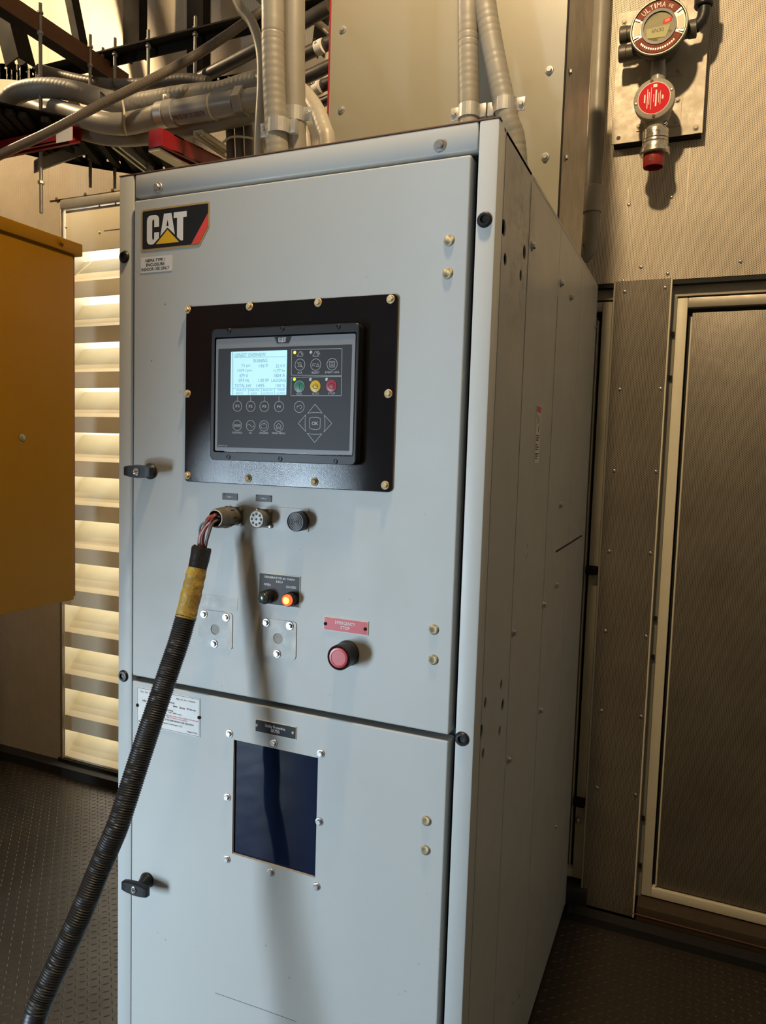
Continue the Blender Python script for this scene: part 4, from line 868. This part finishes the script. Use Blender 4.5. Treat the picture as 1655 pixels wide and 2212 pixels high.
for k in range(17):
    t_ = k / 16 * 7.9; i = int(t_); q0 = arc[i].lerp(arc[i + 1], t_ - i); q1 = inner[i].lerp(inner[i + 1], t_ - i)
    d = (q1 - q0).normalized(); n_ = Vector((-d.y, d.x, 0)) * .012; bm = bmesh.new()
    vv = [bm.verts.new(e + s_ * n_ + Vector((0, 0, h_))) for e in (q0, q1) for s_ in (-1, 1) for h_ in (.012, .03)]
    for f in ((0, 1, 3, 2), (4, 6, 7, 5), (0, 4, 5, 1), (2, 3, 7, 6), (0, 2, 6, 4), (1, 5, 7, 3)): bm.faces.new([vv[j] for j in f])
    done(bm, 'rung', BLKSTEEL, ct)
slab('tray_pan', [(p.x, p.y) for p in crom(arc, .03)] + [(p.x, p.y) for p in reversed(crom(inner, .03))], 'z', 2.778, 2.782, BLKSTEEL, ct)
rail('tray_rail', [F(330, 216, 1.0), F(420, 196, 1.0), F(540, 176, 1.0), F(580, 168, 1.0)], .035, BLKSTEEL, 'straight black perforated tray rail behind the hoses')
# hoses lying on the tray
hose('flexible_conduit', [(-150, 720, .74), (-105, 540, .71), (-70, 420, .67), (-30, 310, .62), (0, 244, .61), (25, 210, .62), (60, 194, .63), (110, 190, .64), (165, 198, .645), (228, 216, .65), (279, 226, .66), (330, 219, .66), (381, 210, .66), (430, 204, .66), (478, 200, .66), (530, 184, .66), (575, 174, .65), (640, 172, .62)], .0335, HOSEG2, 'fat pale grey hose arching across the tray from the left edge')
hose('flexible_conduit', [(120, 235, .66), (178, 254, .62), (225, 266, .60), (268, 268, .59), (310, 260, .585), (345, 250, .58)], .034, HOSEG2, 'pale grey hose bending into the clamped rigid pipe', corr=None)
hose('flexible_conduit', [(60, 230, .72), (110, 250, .70), (165, 275, .68), (225, 291, .66), (290, 292, .65), (360, 282, .64), (430, 266, .64), (520, 246, .62), (560, 235, .62)], .0345, HOSEG, 'lower grey hose sagging beneath the clamped rigid pipe', corr=None)
hose('flexible_conduit', [(85, 150, .9), (150, 168, .9), (200, 178, .9), (260, 183, .9), (330, 180, .9), (400, 172, .9), (450, 178, .9)], .021, HOSED, 'dusty brown conduit running behind the hanging rods')
hose('flexible_conduit', [(70, 225, .74), (110, 232, .74), (160, 238, .74)], .036, PIPE, 'short dark pipe stub under the fat hose', corr=None)
hose('grey_cable', [(-300, 474, .30), (-120, 395, .34), (0, 335, .36), (110, 283, .40), (225, 222, .46), (330, 170, .52), (420, 121, .58), (490, 76, .63), (530, 48, .66), (600, 0, .70)], .0142, HOSED, 'dusty grey cable slanting up across the tray in front of everything', cat='cable', corr=(.008, .0005, False), step=.002)
rp_ = thing('rigid_pipe', 'grey rigid pipe with printed lettering between a strap clamp and hex coupling', 'pipe', F(440, 235, .58))
pa, pb = F(343, 250, .58), F(512, 222, .58); rod('pipe', pa, pb, .036, PIPE, rp_, 24)
dv = (pb - pa).normalized()
turned('strap_clamp', pa + dv * .006, dv, [(.039, 0), (.039, .03), (.037, .031)], GALV, rp_, 24, 'bright galvanised strap'); turned('strap_clamp', pa + dv * .042, dv, [(.040, 0), (.040, .03), (.037, .031)], PIPE, rp_, 24)
box('clamp_tab', *(lambda k: (k.x - .012, k.x + .012, k.y - .004, k.y + .004, k.z + .034, k.z + .062))(pa + dv * .03), GALV, rp_, .002); fastener('clamp_screw', 'pan', pa + dv * .03 + Vector((0, -.004, .052)), .007, BRASS, rp_)
turned('hex_coupling', pb, dv, [(.037, 0), (.043, .004), (.043, .032), (.038, .036)], GALVD, rp_, 6, 'hexagonal coupling nut'); turned('end_sleeve', pb + dv * .036, dv, [(.033, 0), (.033, .10)], HOSEG2, rp_, 20)
turned('cable_tie', pa.lerp(pb, .72), dv, [(.0375, -.003), (.0385, 0), (.0375, .003)], TIE, rp_, 24)
me = textmesh('ALFLEX UL 360 Oil Res 24 SP'); me.name = 'lettering'; xs = [v.co.x for v in me.vertices]; ys = [v.co.y for v in me.vertices]; Ln = (pb - pa).length
for v in me.vertices:
    s_ = .66 - (v.co.x - min(xs)) / (max(xs) - min(xs)) * .50; th = R(-112) + (v.co.y - min(ys)) / (max(ys) - min(ys)) * -.40
    v.co = pa + dv * (s_ * Ln) + Vector((0, 0, 1)) * (.0366 * math.sin(th + R(75))) + Vector((0, -1, 0)) * (.0366 * math.cos(th + R(75)))
link('lettering', me, INK, rp_)
hose('cable_tie', [(263, 212, .612), (268, 240, .552), (268, 268, .548), (273, 292, .59)], .0036, TIE, 'pale cable tie looped round the two grey hoses', cat='cable tie', corr=None, step=.01, seg=8)
hose('cable_tie', [(213, 197, .640), (224, 205, .604), (228, 216, .600), (226, 228, .610)], .0036, BLKPLAS, 'black cable tie at the crossing of hose and grey cable', cat='cable tie', corr=None, step=.01, seg=8)
for k, (px, lab) in enumerate(((497, 'left'), (517, 'middle'), (537, 'right'))):
    hose('black_cable', [(px - 2, 250, .70), (px, 285, .68), (px + 1, 320, .66), (px + 2, 360, .64), down(px + 4, 430, .62)], .0135, HOSED, f'{lab} one of three dusty cables dropping behind the cabinet top edge', cat='cable', corr=None)
hose('cable_tie', [(482, 308, .66), (500, 296, .635), (530, 296, .63), (556, 302, .65)], .0035, TIE, 'pale cable tie round the three dusty dropping cables', cat='cable tie', corr=None, step=.01, seg=8)
for i, (p0_, p1_, p2_, r, lab) in enumerate((((420, 176), (560, 103), (712, 14), .022, 'uppermost thick black cable running up behind the hoses'), ((560, 168), (660, 117), (730, 84), .021, 'thick black cable carrying the upper tag, numbered two'), ((560, 208), (660, 167), (730, 134), .020, 'thick black cable between the tagged ones'), ((580, 232), (660, 200), (730, 172), .019, 'thick black cable carrying the lower tag, numbered three'), ((600, 262), (680, 228), (730, 206), .016, 'lowest black cable beside the beige duct'))):
    hose('black_cable', [(*p0_, .98), (*p1_, .90), (*p2_, .86)], r, CABLE, lab, cat='cable', corr=None)
    if 'numbered' in lab:
        d_ = '2' if 'two' in lab else '3'; c = F(692, 101, .86) if d_ == '2' else F(686, 190, .86); o = bpy.data.objects[-1] if False else None
        t = thing('cable_tag', 'upper white cable tag with a handwritten two' if d_ == '2' else 'lower white cable tag with a handwritten three', 'tag', c)
        sweep('tag_band', [F(685 if d_ == '2' else 680, 105 if d_ == '2' else 193, .872), F(699 if d_ == '2' else 693, 98 if d_ == '2' else 187, .866)], r + .0015, PAPER, t, 16, .006)
        text(d_, c + Vector((0, -r - .016, 0)), .012, .018, INK, t, rot=R(20) if d_ == '2' else R(-70))
hose('black_cable', [(672, 40, 1.0), (690, 52, .98), (716, 74, .95)], .012, HOSED, 'thin brown cable crossing behind the tagged cables', cat='cable', corr=None)

# ================================================================== gas detector on the wall
PY = 1.355
gd = thing('gas_detector', 'wall-mounted gas detector with round display, red label and red sensor on aluminium plate', 'gas detector', (1.05, YW, 2.75))
pl0 = F(1322, 313, PY); pl1 = F(1518, 285, PY); zl_ = (pl0.z + pl1.z) / 2; zu_ = F(1335, 30, PY).z
slab('mounting_plate', [(.906, zl_), (1.192, zl_), (1.192, zu_), (.906, zu_)], 'y', PY, PY + .005, ALU, gd, label='weathered aluminium backing plate')
for z in (zl_ - .002, zu_ - .06): box('standoff_channel', .912, 1.188, PY + .005, YW, z, z + .035, BLKSTEEL, gd)
C4 = lambda u, v: (1290 + u / 4.534, v / 4.534)
for u, v in ((268, 218), (967, 1252)): fastener('plate_bolt', 'hex', F(*C4(u, v), PY), .0095, ALU, gd)
h = F(*C4(210, 1352), PY); turned('plate_hole', h, (0, -1, 0), [(.007, 0), (.007, .0006), (0, .0006)], INK, gd, 14)
def mp(quad): 
    q = [xz(*C4(*k), PY - .003) for k in quad]; x0, x1, z0, z1 = (q[0][0] + q[3][0]) / 2, (q[1][0] + q[2][0]) / 2, (q[2][1] + q[3][1]) / 2, (q[0][1] + q[1][1]) / 2
    slab('bracket_plate', [(x0, z0), (x1, z0), (x1, z1), (x0, z1)], 'y', PY - .003, PY, ALU, gd)
mp(((400, 130), (868, 55), (852, 722), (392, 812))); mp(((392, 1010), (828, 945), (820, 1222), (392, 1290)))
for u, v in ((432, 768), (826, 84), (806, 690), (788, 980), (780, 1185), (412, 1240)): fastener('bracket_bolt', 'hex', F(*C4(u, v), PY - .003), .0095, ALU, gd)
fc = F(*C4(603, 262), 1.205)
turned('transmitter_housing', fc + Vector((0, .145, 0)), (0, -1, 0), [(.048, 0), (.058, .03), (.068, .07), (.078, .10), (.085, .12)], DET, gd, 40, 'dark cast transmitter housing')
turned('housing_rim', fc + Vector((0, .026, 0)), (0, -1, 0), [(.086, 0), (.087, .018), (.084, .027), (.080, .028), (.078, .024), (0, .024)], BLKPLAS, gd, 44)
turned('rim_edge', fc + Vector((0, .0, 0)), (0, -1, 0), [(.0855, -.003), (.0862, .0), (.0835, .003), (.0815, .003), (.0812, -.001)], DETRIM, gd, 44)
def arcseg(name, r0, r1, a0, a1, y, m, label=None, n=14):
    o = [(fc.x + r1 * math.cos(R(a0 + (a1 - a0) * k / n)), fc.z + r1 * math.sin(R(a0 + (a1 - a0) * k / n))) for k in range(n + 1)]
    i = [(fc.x + r0 * math.cos(R(a1 + (a0 - a1) * k / n)), fc.z + r0 * math.sin(R(a1 + (a0 - a1) * k / n))) for k in range(n + 1)]
    return slab(name, o + i, 'y', y - .002, y, m, gd, label=label)
arcseg('name_band', .053, .078, 38, 152, fc.y + .001, MAROON, 'upper maroon name band'); arcseg('name_band', .053, .078, 205, 335, fc.y + .001, MAROON, 'lower faded maroon band')
for a0, a1 in ((159, 194), (345, 380)): arcseg('rim_panel', .055, .075, a0, a1, fc.y + .001, TIE)
for a in (155, 198, 341, 33): arcseg('rim_lug', .062, .078, a - 2.2, a + 2.2, fc.y - .001, GALV)
arcseg('inner_ring', .045, .053, 0, 359.9, fc.y - .002, BLKPLAS, n=48)
turned('display_window', fc + Vector((0, .002, 0)), (0, -1, 0), [(.046, 0), (.046, .001), (0, .001)], LCD2, gd, 32, 'olive display window')
slab('lcd_panel', [(fc.x - .034, fc.z - .030), (fc.x + .022, fc.z - .034), (fc.x + .032, fc.z - .008), (fc.x + .034, fc.z + .002), (fc.x - .036, fc.z - .002)], 'y', fc.y - .0005, fc.y + .0008, LCD2B, gd)
text('6N30', (fc.x - .002, fc.y - .0007, fc.z - .010), .036, .012, INK, gd, 'screen_lettering')
slab('alarm_glow', [(fc.x + .012, fc.z + .006), (fc.x + .038, fc.z + .012), (fc.x + .038, fc.z + .024), (fc.x + .012, fc.z + .018)], 'y', fc.y - .0006, fc.y + .0006, DIMRED, gd, label='glowing red alarm indicator')
slab('alarm_core', [(fc.x + .018, fc.z + .009), (fc.x + .032, fc.z + .0125), (fc.x + .032, fc.z + .0205), (fc.x + .018, fc.z + .017)], 'y', fc.y - .0010, fc.y - .0006, DIMOR, gd)
for ch, a in zip('ULTIMA', (134, 122, 111, 102, 92, 79)):
    text(ch, (fc.x + .0655 * math.cos(R(a)), fc.y - .0012, fc.z + .0655 * math.sin(R(a))), .0035 if ch == 'I' else (.0125 if ch == 'M' else .0105), .015, WHITE, gd, rot=R(a - 90))
for ch, a in zip('XE', (63, 55)): text(ch, (fc.x + .0655 * math.cos(R(a)), fc.y - .0012, fc.z + .0655 * math.sin(R(a))), .007, .009, WHITE, gd, rot=R(a - 90))
bm = bmesh.new()
for k in range(16):
    a = R(222 + k * 6.2); p = Vector((fc.x + .066 * math.cos(a), fc.y - .0012, fc.z + .066 * math.sin(a))); abox(bm, p.x - .002, p.x + .002, p.y, p.y + .0003, p.z - .003, p.z + .003)
done(bm, 'faint_print', DETRIM, gd)
for u, v in ((350, 318), (352, 500)):
    e = F(*C4(u, v), 1.27); turned('conduit_hub', Vector((fc.x - .03, 1.275, e.z)), (-1, 0, 0), [(.024, 0), (.024, .070), (.026, .072), (.026, .092), (.023, .095), (0, .095)], DET, gd, 24)
e = F(*C4(885, 285), 1.27); turned('conduit_hub', Vector((fc.x + .03, 1.275, e.z)), (1, 0, 0), [(.025, 0), (.025, .055), (.027, .057), (.027, .078), (.022, .080)], DET, gd, 24)
sweep('conduit_elbow', [Vector((fc.x + .10, 1.275, e.z)), F(*C4(960, 265), 1.275), F(*C4(1020, 210), 1.275), F(*C4(1048, 130), 1.275), F(*C4(1052, 40), 1.275), F(*C4(1052, -120), 1.275), F(*C4(1052, -1500), 1.275)], .0195, BLKPLAS, gd, 18, .01)
turned('elbow_nut', F(*C4(1045, 70), 1.275), (0, 0, 1), [(.026, 0), (.029, .004), (.029, .05), (.026, .053)], BLKPLAS, gd, 20)
jc = F(*C4(558, 962), 1.235)
na, nb = F(*C4(602, 560), 1.285), F(*C4(598, 800), 1.285)
rod('neck_pipe', na, na.lerp(nb, .55), .0215, PIPE, gd, 20); rod('neck_pipe', na.lerp(nb, .5), nb, .0235, PIPE, gd, 20)
turned('junction_box', jc + Vector((0, .115, 0)), (0, -1, 0), [(.046, 0), (.052, .03), (.058, .07), (.062, .085), (.0625, .113), (.058, .116), (0, .116)], DETL, gd, 40, 'light grey round junction box')
turned('junction_label', jc + Vector((0, -.001, 0)), (0, -1, 0), [(.0495, 0), (.0495, .0006), (0, .0006)], WHITE, gd, 36); turned('junction_label', jc + Vector((0, -.0016, 0)), (0, -1, 0), [(.0475, 0), (.0475, .0006), (0, .0006)], LABELR, gd, 36, 'bright red round label with white print')
bm = bmesh.new(); yl_ = jc.y - .0024
for dx, z0_, z1_, wd in ((-.028, -.012, .014, .004), (-.020, -.03, .03, .0022), (-.015, -.018, .02, .0018), (-.009, -.034, .034, .0015), (-.001, -.012, .012, .0016), (.006, -.026, .024, .0045), (.014, -.016, .014, .0016), (.019, -.022, .020, .0014), (.026, -.006, .006, .005)):
    abox(bm, jc.x + dx - wd / 2, jc.x + dx + wd / 2, yl_, yl_ + .0003, jc.z + z0_, jc.z + z1_)
abox(bm, jc.x - .004, jc.x + .008, yl_, yl_ + .0003, jc.z + .033, jc.z + .042); done(bm, 'label_print', WHITE, gd)
for a in (100, 272, 20, 190): fastener('cover_lug', 'dome', Vector((jc.x + .055 * math.cos(R(a)), jc.y - .0005, jc.z + .055 * math.sin(R(a)))), .0055, BROWN if a in (100, 272) else GALV, gd)
ax_ = F(*C4(575, 1225), 1.285); s1 = F(*C4(577, 1280), 1.285); s2 = F(*C4(572, 1520), 1.285); s3 = F(*C4(560, 1640), 1.285)
turned('junction_neck', Vector((ax_.x, 1.285, jc.z - .035)), (0, 0, -1), [(.045, 0), (.034, .03), (.030, jc.z - .035 - s1.z)], DETL, gd, 28)
Ls = s1.z - s2.z
turned('sensor_body', Vector((s1.x, 1.285, s1.z)), (0, 0, -1), [(.036, 0), (.040, .002), (.040, Ls * .38), (.037, Ls * .39), (.041, Ls * .43), (.041, Ls * .52), (.039, Ls * .54), (.042, Ls * .60), (.042, Ls * .76), (.047, Ls * .80), (.047, Ls * .95), (.043, Ls), (0, Ls)], STEEL, gd, 36, 'stainless steel sensor barrel')
turned('sensor_cap', Vector((s1.x - .002, 1.285, s2.z)), (0, 0, -1), [(.033, 0), (.033, s2.z - s3.z - .004), (.031, s2.z - s3.z), (.029, s2.z - s3.z), (.028, .012), (0, .012)], REDCAP, gd, 32, 'red plastic sensor cap')
box('cap_slot', s1.x - .014, s1.x - .006, 1.285 - .0338, 1.285 - .030, s2.z - .028, s2.z - .016, INK, gd)
text('ULTIMA', (s1.x, 1.285 - .0405, s1.z - Ls * .20), .034, .010, INK, gd); text('SENSOR', (s1.x, 1.285 - .0405, s1.z - Ls * .32), .026, .007, INK, gd)
fastener('ground_screw', 'hex', F(*C4(665, 1205), 1.27), .010, GALVD, gd)

# ================================================================== ceiling lamps (out of the picture) that light the room
def ceiling_lamp(loc, power, r, label):
    t = thing('ceiling_lamp', label, 'lamp', loc)
    turned('housing', Vector(loc) + Vector((0, 0, .07)), (0, 0, 1), [(.10, 0), (.09, .06), (.02, .10), (.012, 4.7 - loc[2] - .07)], GALVD, t, 24)
    l = bpy.data.lights.new('lamp_bulb', 'POINT'); l.energy = power; l.color = WARM; l.shadow_soft_size = r
    o = bpy.data.objects.new('lamp_bulb', l); COL.objects.link(o); o.location = loc; o.parent = t; o.matrix_parent_inverse = Matrix.Translation(-Vector(loc))
ceiling_lamp((.82, -.30, 3.75), 165, .05, 'warm ceiling lamp hanging over the front of the cabinet')
ceiling_lamp((-2.00, .50, 4.00), 128, .05, 'warm ceiling lamp hanging over the yellow enclosure')
od = thing('light_blocker', 'unseen block added under the ceiling to shade the wall behind the cable tray', 'duct', (-.15, .1, 4.7))  # unseen box added to keep the cabinet-side lamp off the left wall
box('box_body', -.28, .0, -.9, 1.0, 3.25, 3.75, GALVD, od, .004)
for y in (-.7, .8):
    for x in (-.25, -.03): rod('blocker_hanger', (x, y, 3.75), (x, y, 4.7), .006, GALVD, od, 8)
